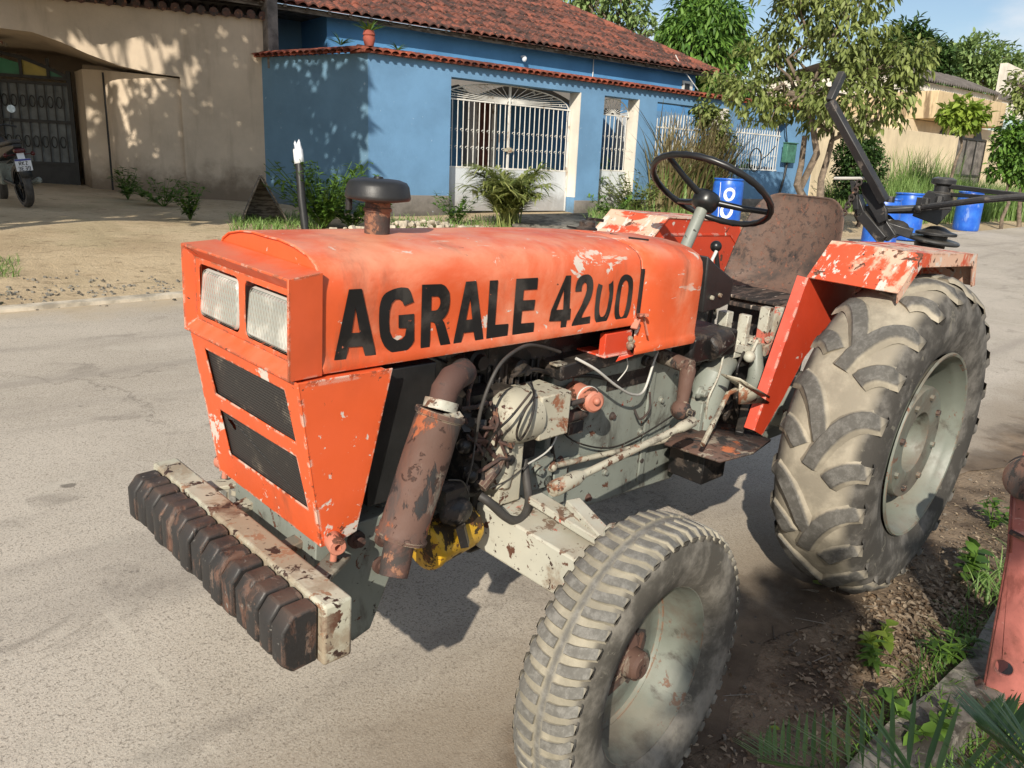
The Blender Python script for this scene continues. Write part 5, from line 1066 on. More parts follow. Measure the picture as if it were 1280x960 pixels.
mb = MB(); mb.loft([[V(-.30,-.07,.42),V(-.30,.07,.42)],[V(-.20,-.08,.60),V(-.20,.08,.60)],[V(.0,-.08,.66),V(.0,.08,.66)],[V(.25,-.08,.60),V(.25,.08,.60)]]); mcb(mb, 'mudguard', 'black', solid=.01)
# ------------------------------------------------------------------ cream wall and buildings down the road
CW = empty('boundary_wall', wp(15, 0, .8), label='cream rendered boundary wall with a grey sheet gate, beyond the blue wall', cat='wall'); fixp()
mb = MB(); wbox(mb, 11.37, 19.45, .0, -.2, .3, 2.93); wbox(mb, 21.65, 22.4, .06, -.3, .3, 2.94); child(mb, 'wall', M['cream_wall'], CW, bevel=.01)
mb = MB(); wbox(mb, 22.4, 36, .0, -.2, .3, 2.22); wbox(mb, 22.4, 36, .04, -.24, 2.20, 2.28)
for s in (24.5, 27): wbox(mb, s, s+.2, .05, -.0, .3, 2.2)
child(mb, 'low_wall', M['cream_wall'], CW)
mb = MB(); wbox(mb, 19.45, 21.65, -.08, -.12, .75, 2.9); gp = child(mb, 'gate', M['greyposts'], CW)
mb = MB()
for s in (19.47, 20.2, 20.92, 21.63): wbox(mb, s-.03, s+.03, -.05, -.14, .75, 2.92)
for z in (.8, 1.75, 2.9): wbox(mb, 19.45, 21.65, -.045, -.135, z-.03, z+.03)
f = mb.build('gate_frame', M['darkgate']); f.parent = gp
FB = empty('cream_building', wp(27, -6, 1), label='low cream building with a stained parapet behind the boundary wall', cat='building'); fixp()
mb = MB(); wbox(mb, 23.9, 30.1, -3, -11, 3.82, 4.82); child(mb, 'parapet', M['stained'], FB, bevel=.02)
mb = MB(); wbox(mb, 23.4, 32, -3.8, -11, .5, 3.80); wbox(mb, 12, 23.9, -4.5, -9, .5, 3.75); child(mb, 'wall', M['cream_wall'], FB)
mb = MB()
for px in (1180, 1225):
    s, z = wl(px, 168, -3.7)
    mb.add([wp(s-.55,-3.75,z-.35), wp(s+.55,-3.75,z-.35), wp(s,-3.75,z+.30)], [(0,1,2)])
for px, py in ((1204,163),(1196,160)): s, z = wl(px, py, -3.7); wbox(mb, s-.25, s+.25, -3.70, -3.76, z-.3, z+.3)
child(mb, 'vent_opening', M['black'], FB, smooth=0, solid=.02)
WB = empty('white_building', wp(38, -9, 1), label='white building with long grey roof and stepped gable above the cream parapet', cat='building'); fixp()
def off2(px, py, off): s, z = wl(px, py, off); return s, z
mb = MB(); s0 = off2(1112,106,-9)[0]; s1 = off2(1243,118,-9)[0]; zt_ = off2(1180,107,-9)[1]; wbox(mb, s0, s1, -9, -16, .5, zt_); child(mb, 'wall', M['white_wall'], WB)
mb = MB(); z0 = zt_; z1 = off2(1180,92,-11)[1]
rows = [[wp(s0-.4+(s1-s0+.4)*i/150, o, z + .07*math.sin(i*1.9)) for i in range(151)] for o, z in ((-8.7, z0+.02), (-8.7, z0+.10), (-11.2, z1))]
mb.loft(rows); mb.add([wp(s0-.4,-11.2,z1),wp(s1,-11.2,z1),wp(s1,-16,z0),wp(s0-.4,-16,z0)],[(0,1,2,3)]); child(mb, 'roof', M['greyroof'], WB, smooth=50)
mb = MB(); q = [off2(1245,124,-8.9), off2(1253,79,-8.9), off2(1283,93,-8.9), off2(1300,100,-8.9), off2(1300,150,-8.9), off2(1248,150,-8.9)]
plate(mb, q, [], .4, lambda v: wp(v.x, -8.8+v.z, v.y)); child(mb, 'gable', M['white_wall'], WB, smooth=0)
mb = MB(); s, z = off2(1262,98,-8.5); s2, z2 = off2(1283,108,-8.5); wbox(mb, s, s2, -8.56, -8.50, z2, z); s, z = off2(1250,117,-8.5); s2, z2 = off2(1283,131,-8.5); wbox(mb, s, s2, -8.56, -8.50, z2, z); child(mb, 'louvre', M['greyposts'], WB)
# ------------------------------------------------------------------ drums
def drum(x, y, z, rot, label, marks=False, tilt=0):
    r = empty('drum', (x, y, z), (tilt, 0, rot), label, 'drum', 'blue plastic drums along the verge')
    mb = MB(); mb.lathe([(0,.012),(.25,.012),(.27,.0),(.285,.02),(.29,.10),(.288,.28),(.291,.30),(.288,.32),(.290,.56),(.2925,.58),(.290,.60),(.288,.78),(.280,.84),(.262,.875),(.262,.89)], (0,0,0), (0,0,1), 36); mb.build('drum_body', M['drum'], r, smooth=45)
    mb = MB(); mb.lathe([(.262,.885),(.285,.885),(.29,.90),(.285,.915),(.262,.912),(.255,.89),(0,.885)], (0,0,0), (0,0,1), 36)
    for s in (-1, 1): mb.lathe([(.0,.905),(.03,.905),(.033,.89)], (.17*s,0,0), (0,0,1), 12)
    mb.build('drum_lid', M['drum'], r, smooth=40)
    if marks:
        mb = MB(); face = 0.
        for zc, r_ in ((.62,.115),(.31,.13)):
            vs = []; n = 28
            for i in range(n):
                t = 2*math.pi*i/n
                for rr2 in (r_*.55+.008*math.sin(3*t), r_*(1.+.06*math.sin(2*t+1))*(1 if zc < .5 else 1)):
                    a = face + (rr2*math.cos(t)*.9 + (.02 if zc > .5 else 0))/.29; vs.append((.2945*math.cos(a), .2945*math.sin(a), zc + rr2*math.sin(t)*1.15))
            mb.add(vs, [(2*i, 2*i+1, (2*i+3) % (2*n), (2*i+2) % (2*n)) for i in range(n)])
        for k in range(1):
            a0 = .62; vs = [(.2915*math.cos(-a0+.02*j/6*5+w), .2915*math.sin(-a0+.02*j/6*5+w), .84-.8*j/6) for j in range(7) for w in (0,.05)]
            mb.add(vs, [(2*i,2*i+1,2*i+3,2*i+2) for i in range(6)])
        mb.build('painted_rings', M['whitepaint'], r, smooth=80)
    return r
def facing(p): return math.atan2(CAM[1]-p[1], CAM[0]-p[0])
p = ground_hit(905, 283); drum(p.x, p.y, p.z, facing(p)+.05, 'blue drum with two white painted rings, seen through the steering wheel', True)
p = dist(1098, 300, 15.8); drum(p.x, p.y, gz(p.x,p.y), 1, 'blue drum partly hidden behind the black hitch frame, right of the seat')
p = dist(1131, 290, 18.2); drum(p.x, p.y, gz(p.x,p.y)+.02, 2, 'blue drum with pale dusty lid, between the hitch frame and the tall grass')
p = ground_hit(1206, 288); drum(p.x, p.y, p.z, 2.5, 'blue drum standing alone at the edge of the tall grass by the road')
# ------------------------------------------------------------------ small things on the verge
p = ground_hit(330, 278); AB = empty('sign_board', p + Vector((0,0,.0)), (0,0,R(155)), 'weathered grey A-frame board standing against the beige wall', 'board')
mb = MB(); mb.bar((-.32,-.0,0),(-.03,0,.66), .02, .50, up=(0,1,0)); mb.build('front_panel', M['timber'], AB, bevel=.003)
mb = MB(); mb.bar((.34,.0,0),(-.01,0,.66), .02, .50, up=(0,1,0)); mb.build('back_panel', M['timber'], AB)
mb = MB(); mb.box((-.26,.20,.02),(.30,.235,.06)); mb.add([V(-.27,.18,.05),V(.30,.18,.05),V(-.02,.18,.62)],[(0,1,2)]); mb.build('brace', M['timber'], AB)
p = ground_hit(383, 290); q = dist(374, 203, math.hypot(p.x-CAM[0], p.y-CAM[1])+.15); t_ = q + (q-p).normalized()*.28
PP = empty('pipe_post', p, label='leaning black pipe with a torn white top, standing in the weeds by the blue wall', cat='pipe'); fixp()
mb = MB(); mb.tube([p-Vector((0,0,.1)), p.lerp(q,.5)+Vector((.02,.0,.0)), q], .055, 14); child(mb, 'pipe', M['black'], PP, smooth=50)
mb = MB(); d = (q-p).normalized(); n = 16; rows = []
u_ = d.cross(Vector((1,0,0))).normalized(); w2 = d.cross(u_)
for h, tb in ((-.02,0),(.08,0),(.17,0),(.30,1)):
    rows.append([q + d*(h if not tb else .17+.13*max(0, math.cos(2*2*math.pi*k/n)))+(u_*math.cos(2*math.pi*k/n)+w2*math.sin(2*math.pi*k/n))*(.066 if not tb else .056) for k in range(n)])
mb.loft(rows, closed=True); child(mb, 'white_top', M['whitepaint'], PP, solid=.004)
p = ground_hit(520, 290); mb = MB(); rs = random.Random(9)
for k in range(90):
    a = rs.uniform(0,6.28); r_ = rs.uniform(0,1)**.6; c = p + Vector((math.cos(a)*r_*1.5, math.sin(a)*r_*.7, .16*(1-r_)+rs.uniform(-.02,.02))); sz = rs.uniform(.02,.06)
    m4 = Matrix.Translation(c) @ Matrix.Rotation(rs.uniform(0,6),4,'Z') @ Matrix.Rotation(rs.uniform(0,6),4,'X'); mb.box((-sz,-sz*.7,-sz*.5),(sz,sz*.7,sz*.5), m4)
tag(mb.build('rubble', M['rubble'], None, bevel=.01), 'heap of pale broken rubble on the verge beside the front gate', kind='stuff')
# pot with bromeliad on the wall corner
p = wp(-1.55, -.05, TOP+.10); PT = empty('plant_pot', p, label='red pot with spiky plants on the corner of the tiled coping', cat='pot')
mb = MB(); mb.lathe([(0,0),(.07,0),(.10,.12),(.085,.15),(.10,.17),(.08,.23),(.06,.24)], (0,0,0), (0,0,1), 16); mb.build('pot', M['terracotta'], PT, smooth=45)
# ================================================================== VEGETATION
class Leaves:
    def __init__(s): s.v = []; s.f = []; s.n = 0
    def add(s, p, d, up, L, W, fold=.25, droop=.15):
        """many leaves: p,d,up arrays (n,3); each leaf two folded quads with pointed tip"""
        p, d, up = map(np.asarray, (p, d, up)); n = len(p)
        L = np.broadcast_to(L, n)[:,None]; W = np.broadcast_to(W, n)[:,None]
        d = d/np.linalg.norm(d, axis=1, keepdims=True); sd = np.cross(d, up); sd /= np.linalg.norm(sd, axis=1, keepdims=True)+1e-9; u = np.cross(sd, d)
        m1 = p + d*L*.35; tip = p + d*L - u*L*droop; m2 = p + d*L*.7 - u*L*droop*.4
        vs = np.stack([p, m1+sd*W/2+u*W*fold, m1, m1-sd*W/2+u*W*fold, m2+sd*W*.38+u*W*fold*.7, m2, m2-sd*W*.38+u*W*fold*.7, tip], 1)
        b = s.n + np.arange(n)[:,None]*8
        for q in ((0,2,1),(0,3,2),(4,5,7),(5,6,7)): s.f += (b+np.array(q)).tolist()
        for q in ((1,2,5,4),(2,3,6,5)): s.f += (b+np.array(q)).tolist()
        s.v.append(vs.reshape(-1,3)); s.n += n*8
    def build(s, name, mat, parent=None, **k):
        me = bpy.data.meshes.new(name); me.from_pydata(np.concatenate(s.v).tolist(), [], s.f); me.materials.append(mat)
        me.polygons.foreach_set('use_smooth', [True]*len(me.polygons))
        o = bpy.data.objects.new(name, me); COL.objects.link(o)
        if parent is not None: o.parent = parent; o.matrix_parent_inverse = parent.matrix_world.inverted()
        return o
def rvec(n, rng): v = rng.normal(size=(n,3)); return v/np.linalg.norm(v, axis=1, keepdims=True)
def crown(lv, c, r, n, L, W, rng, flat=.8, shell=.55, droop=.5, twig=7):
    """leaf sprays in an uneven clump: sprays hang from twig ends spread through the clump's volume"""
    m = max(3, n//twig); ctr = np.array(c) + rvec(m, rng)*(shell + (1-shell)*rng.random((m,1)))**.8*np.array([r,r,r*flat])*rng.uniform(.75,1.12,(m,1))
    for i in range(m):
        out = (ctr[i]-np.array(c)); out = out/(np.linalg.norm(out)+1e-6)
        d = out*.7 + rvec(twig, rng)*.75; d[:,2] -= droop
        p = ctr[i] + rvec(twig, rng)*L*.55
        up = rvec(twig, rng)*.5 + np.array([0,0,1.])
        lv.add(p, d, up, L*rng.uniform(.7,1.2,twig), W*rng.uniform(.8,1.15,twig), .18, .2)
def limb(mb, a, b, r0, r1, rng, wob=.06, n=5):
    a, b = Vector(a), Vector(b); L = (b-a).length; pts = [a.lerp(b, i/n) + (Vector(rng.normal(size=3))*wob*L*(1 if 0 < i < n else 0)) for i in range(n+1)]
    mb.tube(pts, [r0+(r1-r0)*i/n for i in range(n+1)], 8); return b
def tree(name, label, base, clumps, trunk_top, r0, n, L, W, leaf, bark='bark', seed=1, droop=.5, group=None, cat='tree', flat=.85, shell=.5, base_pts=None):
    rng = np.random.default_rng(seed); base = Vector(base); T_ = empty(name, base, None, label, cat, group); fixp()
    mb = MB(); tops = base_pts or [trunk_top]
    for t in tops: limb(mb, base-Vector((0,0,.1)), t, r0, r0*.55, rng, .05)
    lv = Leaves(); tot = sum(c[1]**2 for c in clumps)
    for c, r in clumps:
        tt = min(tops, key=lambda q: (Vector(q)-Vector(c)).length); limb(mb, tt, c, r0*.42, r0*.1, rng, .07)
        for k in range(4): limb(mb, Vector(tt).lerp(Vector(c), .6), Vector(c)+Vector(rvec(1, rng)[0])*r*.7, r0*.16, r0*.05, rng, .08, 3)
        crown(lv, c, r, int(n*r*r/tot), L, W, rng, droop=droop, flat=flat, shell=shell)
    tr = child(mb, 'trunk', M[bark], T_, smooth=60); lv.build('crown', M[leaf], T_); return T_
def cl(D, lst, F=1.0): return [(tuple(dist(px, py, D + dd)), r*D/FPX*1.0) for px, py, r, dd in lst]
# ornamental tree by the wall end
D = 15.5; b0 = dist(1013, 262, D); b0.z = gz(b0.x, b0.y)
tree('street_tree', 'young olive-green tree with forked slim trunk growing before the blue wall end', b0,
     cl(D, [(1003,22,52,.2),(1062,42,46,-.3),(1108,78,42,.1),(962,62,36,.3),(938,112,34,-.4),(985,118,40,.4),(1045,112,44,-.6),(1098,128,36,.0),(1025,146,26,.5),(1138,72,30,-.2),(906,100,24,.1),(1070,-18,50,.2),(995,-30,46,0),(960,140,22,-.3),(1125,112,26,.3),(1068,156,18,.2),(1075,75,34,.9)]),
     None, .085, 7600, .155, .055, 'leaf_mid', 'bark', 3, .75, shell=.35, base_pts=[dist(1006,170,D), dist(1040,175,D+.2), dist(1008,120,D)])
# lush round tree behind the house corner
D = 27; b0 = dist(882, 190, D); b0.z = gz(b0.x, b0.y)
tree('mango_tree', 'dense bright green round tree rising behind the corner of the clay roof', b0,
     cl(D, [(868,22,34,0),(898,28,32,-.6),(850,48,26,.3),(912,62,28,0),(880,66,34,-1.2),(895,98,32,-.8),(862,40,26,-.9),(905,40,20,.2),(878,4,20,0),(915,120,28,-.8),(880,125,30,-1)]), tuple(dist(884,110,D)), .22, 9000, .30, .085, 'leaf_dark', 'barkd', 5, .7, shell=.5)
D = 30; b0 = dist(770, 150, D); b0.z = gz(b0.x, b0.y)
tree('tree', 'loose pale olive tree showing above the roof ridge of the blue house', b0,
     cl(D, [(770,8,24,0),(742,-2,24,0),(800,14,20,0),(785,30,18,0),(755,25,16,0),(815,36,10,0),(780,-18,24,0),(722,-10,20,0)]), tuple(dist(770,60,D)), .15, 1300, .30, .12, 'leaf_far', 'bark', 6, .3, shell=.3)
D = 74; b0 = dist(1150, 160, D); b0.z = gz(-30, -16)
tree('tree', 'dark green tree behind the grey roof, left of the paler wide tree', b0, cl(D, [(1148,62,22,0),(1165,72,22,0),(1130,48,18,0),(1125,75,22,0),(1170,90,22,0),(1150,95,24,0),(1110,90,22,0),(1140,38,12,0)]), tuple(dist(1150,90,D)), .3, 4600, .62, .24, 'leaf_deep', 'barkd', 8, .2)
D = 82; b0 = dist(1215, 160, D); b0.z = gz(-30, -16)
tree('tree', 'wide paler green tree spreading behind the white gable', b0, cl(D, [(1195,74,22,0),(1220,68,24,0),(1245,80,22,0),(1265,88,16,0),(1205,92,24,0),(1235,96,24,0),(1182,82,18,0),(1262,104,22,0),(1285,100,16,0)]), tuple(dist(1220,95,D)), .3, 5600, .58, .22, 'leaf_far', 'bark', 9, .2)
D = 24; b0 = dist(1262, 235, D); b0.z = gz(b0.x, b0.y)
tree('shrub', 'leafy green shrub hanging over the low cream wall at the right edge', b0, cl(D, [(1268,175,17,0),(1255,185,14,0),(1275,195,16,0),(1262,160,13,0),(1285,170,20,0),(1268,208,15,0),(1250,212,12,.2),(1282,214,16,0)]), tuple(dist(1268,200,D)), .05, 2600, .17, .07, 'leaf_dark', 'bark', 10, .4, cat='shrub')
D = 25.5; b0 = dist(1284, 240, D); b0.z = gz(b0.x, b0.y)
tree('tree', 'slender pale-leaved tree at the right edge in front of the white gable', b0, cl(D, [(1276,96,8,0),(1268,110,7,0),(1280,116,10,0),(1274,130,9,0),(1288,134,12,0),(1292,104,12,0)]), tuple(dist(1285,140,D)), .06, 620, .17, .08, 'leaf_mid', 'bark', 11, .5)
D = 24; b0 = dist(1200, 236, D); b0.z = gz(b0.x, b0.y)
tree('papaya_plant', 'small lime-green big-leaved plant in front of the grey sheet gate', b0, cl(D, [(1190,142,10,0),(1205,136,12,0),(1220,142,10,0),(1212,152,9,0),(1198,152,8,0)]), tuple(dist(1200,150,D)), .05, 700, .24, .12, 'leaf_lime', 'bark', 12, .25, cat='plant', flat=.6)
D = 20; b0 = dist(1076, 250, D); b0.z = gz(b0.x, b0.y)
tree('topiary_shrub', 'dark green clipped ball shrub standing against the cream wall', b0, cl(D, [(1062,196,17,0),(1084,192,18,0),(1074,182,17,0),(1060,212,16,0),(1088,210,17,0),(1072,228,18,0),(1076,200,20,-.2),(1090,226,14,0),(1058,232,14,0)]), tuple(dist(1075,235,D)), .06, 7000, .085, .045, 'leaf_deep', 'barkd', 13, .1, cat='shrub', shell=.75, flat=1.)
# unseen tree shading the beige house, plus one added to shade the near verge
SUNV = Vector(TM @ np.array([1.38,.85,1.])).normalized()
def shade_clumps(targets, t): return [(tuple(Vector(q)+SUNV*(t+dt)), r) for q, r, dt in targets]
tg = [(bp(s, -.1, z), r, dt) for s, z, r, dt in ((-.6,1.4,.85,0),(.5,1.0,.8,1),(1.6,1.0,.8,.2),(2.7,.8,.95,0),(3.9,1.2,1.1,.5),(5.0,2.2,1.2,0),(1.7,2.1,.42,.5),(.4,2.8,.62,.4),(.95,1.85,.3,0),(4.1,3.6,.75,0),(5.2,3.6,1.1,1),(3.3,3.65,.42,.4),(2.2,3.7,.40,.8),(1.3,3.55,.42,.8),(.2,3.8,.5,.2),(2.9,2.3,.5,.6),(-.4,3.8,.5,.2),(-.3,2.3,.45,0),(.1,.3,.7,0))]
tg += [(Vector((x, y, gz(x,y))), r, dt) for x, y, r, dt in ((-3.4,-10.9,.8,0),(-2.2,-11.0,.75,.6),(-.6,-11.2,.9,0),(.9,-10.6,1.0,.4),(2.2,-10.2,1.0,0),(-1.4,-11.9,.9,0),(.2,-12,1.,.6),(-3.6,-9.9,.5,.3),(-2.6,-10.1,.45,.1))]
tg += [(Vector((-4.75+.24*k, -9.9-.8*k, z)), r, .2) for k, z, r in ((.3,1.9,.42),(1,2.6,.5),(1.6,1.2,.55),(2.3,2.3,.6),(1,.8,.5),(.1,.9,.36),(.3,2.9,.3))]
cs = [(c, r*1.12) for c, r in shade_clumps(tg, 7.5)]; b0 = Vector((6.5,-7.4,gz(6.5,-7.4)))
tree('shade_tree', 'large broad tree outside the left edge whose crown shades the beige house', b0, cs, (6.3,-7.0,3.2), .22, 15000, .30, .16, 'leaf_dark', 'barkd', 21, .3, shell=.1)
cs = shade_clumps([(Vector((.78,.66,0)), .27, 0),(Vector((.40,.62,0)), .17, .1),(Vector((1.15,.82,0)), .20, 0),(Vector((1.55,.84,.05)), .10, .3),(Vector((-.25,.80,.12)), .10, .2)], 6.6)  # clumps of an added unseen tree, standing in for the viewer's shadow
tree('shadow_caster_tree', 'added unseen tree behind the viewpoint, crown shaped to shade the near verge', (7.2,5.4,gz(7.2,5.4)), cs, (7.0,5.0,2.4), .07, 2600, .09, .045, 'leaf_mid', 'bark', 22, .3, shell=.0)
# palms, clumps and weeds along the far verge
def blades(base, n, h, spread, w, rng, lean=.5, seg=4):
    """arching grass-like blades as (verts, faces)"""
    vs = []; fs = []; 
    for i in range(n):
        a = rng.uniform(0, 2*math.pi); p = np.array(base[i] if len(np.shape(base)) > 1 else base) + np.array([rng.normal()*spread, rng.normal()*spread, 0]); hh = h*rng.uniform(.55,1.15); ln = lean*rng.uniform(.3,1.3)*hh
        dx, dy = math.cos(a), math.sin(a); b = len(vs)
        for k in range(seg+1):
            t = k/seg; c = p + np.array([dx*ln*t**1.8, dy*ln*t**1.8, hh*(t - .25*lean*t**3)]); ww = w*(1-t**2)*.5+.0006
            vs += [tuple(c + np.array([-dy,dx,0])*ww), tuple(c - np.array([-dy,dx,0])*ww)]
        fs += [(b+2*k, b+2*k+1, b+2*k+3, b+2*k+2) for k in range(seg)]
    return vs, fs
def blade_obj(name, base, n, h, spread, w, mat, seed, lean=.5, parent=None, seg=4):
    mb = MB(); vs, fs = blades(base, n, h, spread, w, np.random.default_rng(seed), lean, seg); mb.add(vs, fs); return mb.build(name, M[mat], parent, smooth=80, clean=False)
def field(name, label, pts_fn, n, h, w, mat, seed, lean=.5):
    rng = np.random.default_rng(seed); B = []
    while len(B) < n:
        x, y = pts_fn(rng); B.append((x, y, gfn(x, y)))
    mb = MB(); vs, fs = blades(B, n, h, .02, w, rng, lean); mb.add(vs, fs); o = mb.build(name, M[mat], None, smooth=80, clean=False); return tag(o, label, kind='stuff')
def along(s0, s1, o0, o1):
    def f(rng): p = wp(rng.uniform(s0, s1), rng.uniform(o0, o1), 0); return p.x, p.y
    return f
field('tall_grass', 'tall green grass along the cream boundary wall', along(11.8, 19.5, .25, 2.6), 3200, 1.15, .022, 'grass', 31)
field('tall_grass', 'tall green grass in front of the grey gate and low wall', along(17.5, 27, .3, 3.6), 2800, .95, .024, 'grass', 32)
field('tall_grass', 'seeding taller grass clump by the cream wall', along(14.6, 17.6, .3, 1.2), 500, 1.75, .024, 'grass', 33, .35)
def scatter(fn, dens=1): return fn
def gfield(px0, px1, py0, py1, jx=.0):
    def f(rng):
        p = ground_hit(rng.uniform(px0, px1), rng.uniform(py0, py1)); return p.x, p.y
    return f
field('grass', 'low grass on the verge between the board and the leaning pipe', gfield(290, 400, 272, 290), 700, .16, .012, 'grass', 34, .9)
field('grass', 'low grass under the weeds by the front gate', gfield(490, 640, 275, 290), 500, .16, .012, 'grass', 35, .9)
field('grass', 'grass at the foot of the wall by the small gate', gfield(735, 880, 262, 285), 1100, .26, .014, 'grass', 36, .8)
field('grass', 'thin grass tuft on the sandy verge at the left edge', gfield(-15, 24, 325, 348), 160, .10, .006, 'grass', 37, 1.)
def weed(px, py, h, n, L, W, label, mat='weed', seed=0, D=None, name='weed', cat='weed', wide=.35):
    rng = np.random.default_rng(seed); p = ground_hit(px, py) if D is None else dist(px, py, D)
    p.z = gfn(p.x, p.y); T_ = empty(name, p, None, label, cat); fixp(); mb = MB(); lv = Leaves(); k = max(3, n//14)
    for i in range(k):
        a = rng.uniform(0, 6.28); e = p + Vector((math.cos(a)*h*wide*rng.uniform(.2,1.2), math.sin(a)*h*wide*rng.uniform(.2,1.2), h*rng.uniform(.55,1.05)))
        mb.tube([p + Vector((0,0,-.01)), p.lerp(e,.5)+Vector((0,0,h*.06)), e], [.006*h+.002,.005*h+.0015,.003*h+.001], 5); m = n//k
        t = rng.uniform(.2,1,m)[:,None]; P = np.array(p)+(np.array(e)-np.array(p))*t; d = rvec(m, rng); d[:,2] = np.abs(d[:,2])*.4+.05
        lv.add(P, d, np.tile([0,0,1.],(m,1))+rvec(m,rng)*.2, L*rng.uniform(.6,1.2,m), W*rng.uniform(.7,1.2,m), .12, .25)
    child(mb, 'stem', M[mat], T_, smooth=60); lv.build('leaves', M[mat], T_); return T_
weed(405, 285, .95, 900, .13, .06, 'bushy leafy weeds at the foot of the shaded blue wall, right of the leaning pipe', seed=41, wide=.8, name='shrub', cat='shrub')
weed(440, 286, .55, 420, .12, .055, 'low leafy weeds between the pipe shrub and the air intake', seed=42, wide=1.1)
weed(238, 275, .55, 200, .13, .05, 'dark weed at the foot of the beige wall, left of the board', seed=43, wide=.5)
weed(160, 250, .50, 220, .12, .05, 'small weed by the drainpipe of the beige house', seed=44, wide=.6)
weed(205, 258, .45, 260, .12, .05, 'straggly weeds along the stained base of the beige wall', seed=45, wide=1.3)
weed(740, 262, 1.0, 420, .13, .05, 'tall thin weed at the pillar between the two gates', seed=46, wide=.35)
weed(790, 268, .85, 520, .13, .06, 'pale leafy weed in front of the small gate', 'leaf_mid', seed=47, wide=.9)
weed(765, 275, .5, 260, .12, .055, 'low leafy weed between the two gates', seed=48, wide=1.0)
weed(570, 280, .5, 260, .11, .05, 'low weed beside the rubble heap, left of the palm clump', seed=49, wide=1.0)
weed(1045, 262, .9, 700, .14, .05, 'dark green undergrowth at the foot of the street tree', 'leaf_deep', seed=50, wide=1.1)
# areca palm clump before the gate
def palm_clump(base, h, n, label, seed, name='palm_clump', mat='palm', lw=.022, ll=.30, cat='palm'):
    rng = np.random.default_rng(seed); T_ = empty(name, base, None, label, cat); fixp(); mb = MB(); lv = Leaves()
    for i in range(n):
        a = rng.uniform(0, 6.28); ln = h*rng.uniform(.15,.68); hh = h*rng.uniform(.55,1.05); pts = []
        b = Vector(base)+Vector((rng.normal()*.08, rng.normal()*.08, 0))
        for k in range(9):
            t = k/8; pts.append(b + Vector((math.cos(a)*ln*t**1.7, math.sin(a)*ln*t**1.7, hh*(t-.28*t**3.2))))
        mb.tube(pts, [.014*(1-.8*k/8) for k in range(9)], 5)
        P = []; Dd = []; U = []
        for k in range(26):
            t = .25+.75*k/26; f = t*8; j = min(int(f), 7); c = pts[j].lerp(pts[j+1], f-j); dr = (pts[j+1]-pts[j]).normalized(); sd = dr.cross(Vector((0,0,1))).normalized()
            for s in (-1, 1): P.append(c); Dd.append(dr*.75 + sd*s*.8 + Vector((0,0,-.05+rng.normal()*.15))); U.append(Vector((0,0,1)))
        lv.add(np.array(P), np.array(Dd), np.array(U), ll*rng.uniform(.7,1.1,len(P)), lw, .1, .3)
    child(mb, 'stems', M[mat], T_, smooth=60); lv.build('fronds', M[mat], T_); return T_
b0 = ground_hit(635, 283); palm_clump(b0, 1.3, 62, 'yellow-green feathery palm clump in front of the big white gate', 51, ll=.34, lw=.03)
# dry reed-like plant over the barred opening
rng_ = np.random.default_rng(52); b0 = wp(6.0, .25, gz(-12.3,-9)); T_ = empty('reed_plant', b0, None, 'tall brown dry-bladed plant hanging over the barred opening', 'plant'); fixp()
Bs = [tuple(wp(rng_.uniform(5.1,7.3), rng_.uniform(.1,.5), gz(-12.3,-9))) for _ in range(520)]
for h, nn_, m, sd in ((2.35, 300, 'drygrass', 1), (1.9, 220, 'drygrass', 2), (1.5, 160, 'grass', 3)):
    mb = MB(); vs, fs = blades(Bs[:nn_], nn_, h, .08, .045, np.random.default_rng(52+sd), .55, 6); mb.add(vs, fs); child(mb, 'blades', M[m], T_, smooth=80, clean=False)
lv = Leaves(); [crown(lv, tuple(wp(s, .15, z)), .38, 340, .12, .06, rng_, shell=.3) for s, z in ((7.0,2.6),(6.6,2.75),(7.2,2.2),(6.9,1.9))]; lv.build('creeper', M['leaf_mid'], T_)
# pot plants behind the barred opening next to the tree
T_ = empty('potted_plant', wp(9.2,-.8,1.2), None, 'dark potted plants behind the bars beside the meter box', 'plant'); fixp(); lv = Leaves(); [crown(lv, tuple(wp(s, -.9, z)), r, n, .16, .07, rng_, shell=.2) for s, z, r, n in ((8.6,2.0,.30,260),(9.0,1.55,.35,300),(9.6,1.5,.35,300),(8.4,1.5,.25,160))]; lv.build('leaves', M['leaf_deep'], T_)
lv = Leaves(); [lv.add(np.tile(np.array(PT.location)+[0,0,.2],(26,1)), np.abs(rvec(26,rng_))*[1,1,1]*np.where(rng_.random((26,3))<.5,-1,1)*[1,1,0]+[0,0,.55], np.tile([0,0,1.],(26,1)), .30, .03) for _ in (0,)]
lv.add(np.tile(np.array(wp(-1.0,-.1,TOP+.1)),(16,1)), rvec(16,rng_)*[1,1,.2]+[0,0,.5], np.tile([0,0,1.],(16,1)), .22, .025); lv.add(np.tile(np.array(PT.location)+Vector((.3,-.35,0)),(16,1)), rvec(16,rng_)*[1,1,.2]+[0,0,.5], np.tile([0,0,1.],(16,1)), .26, .028); lv.build('leaves', M['weed'], PT)
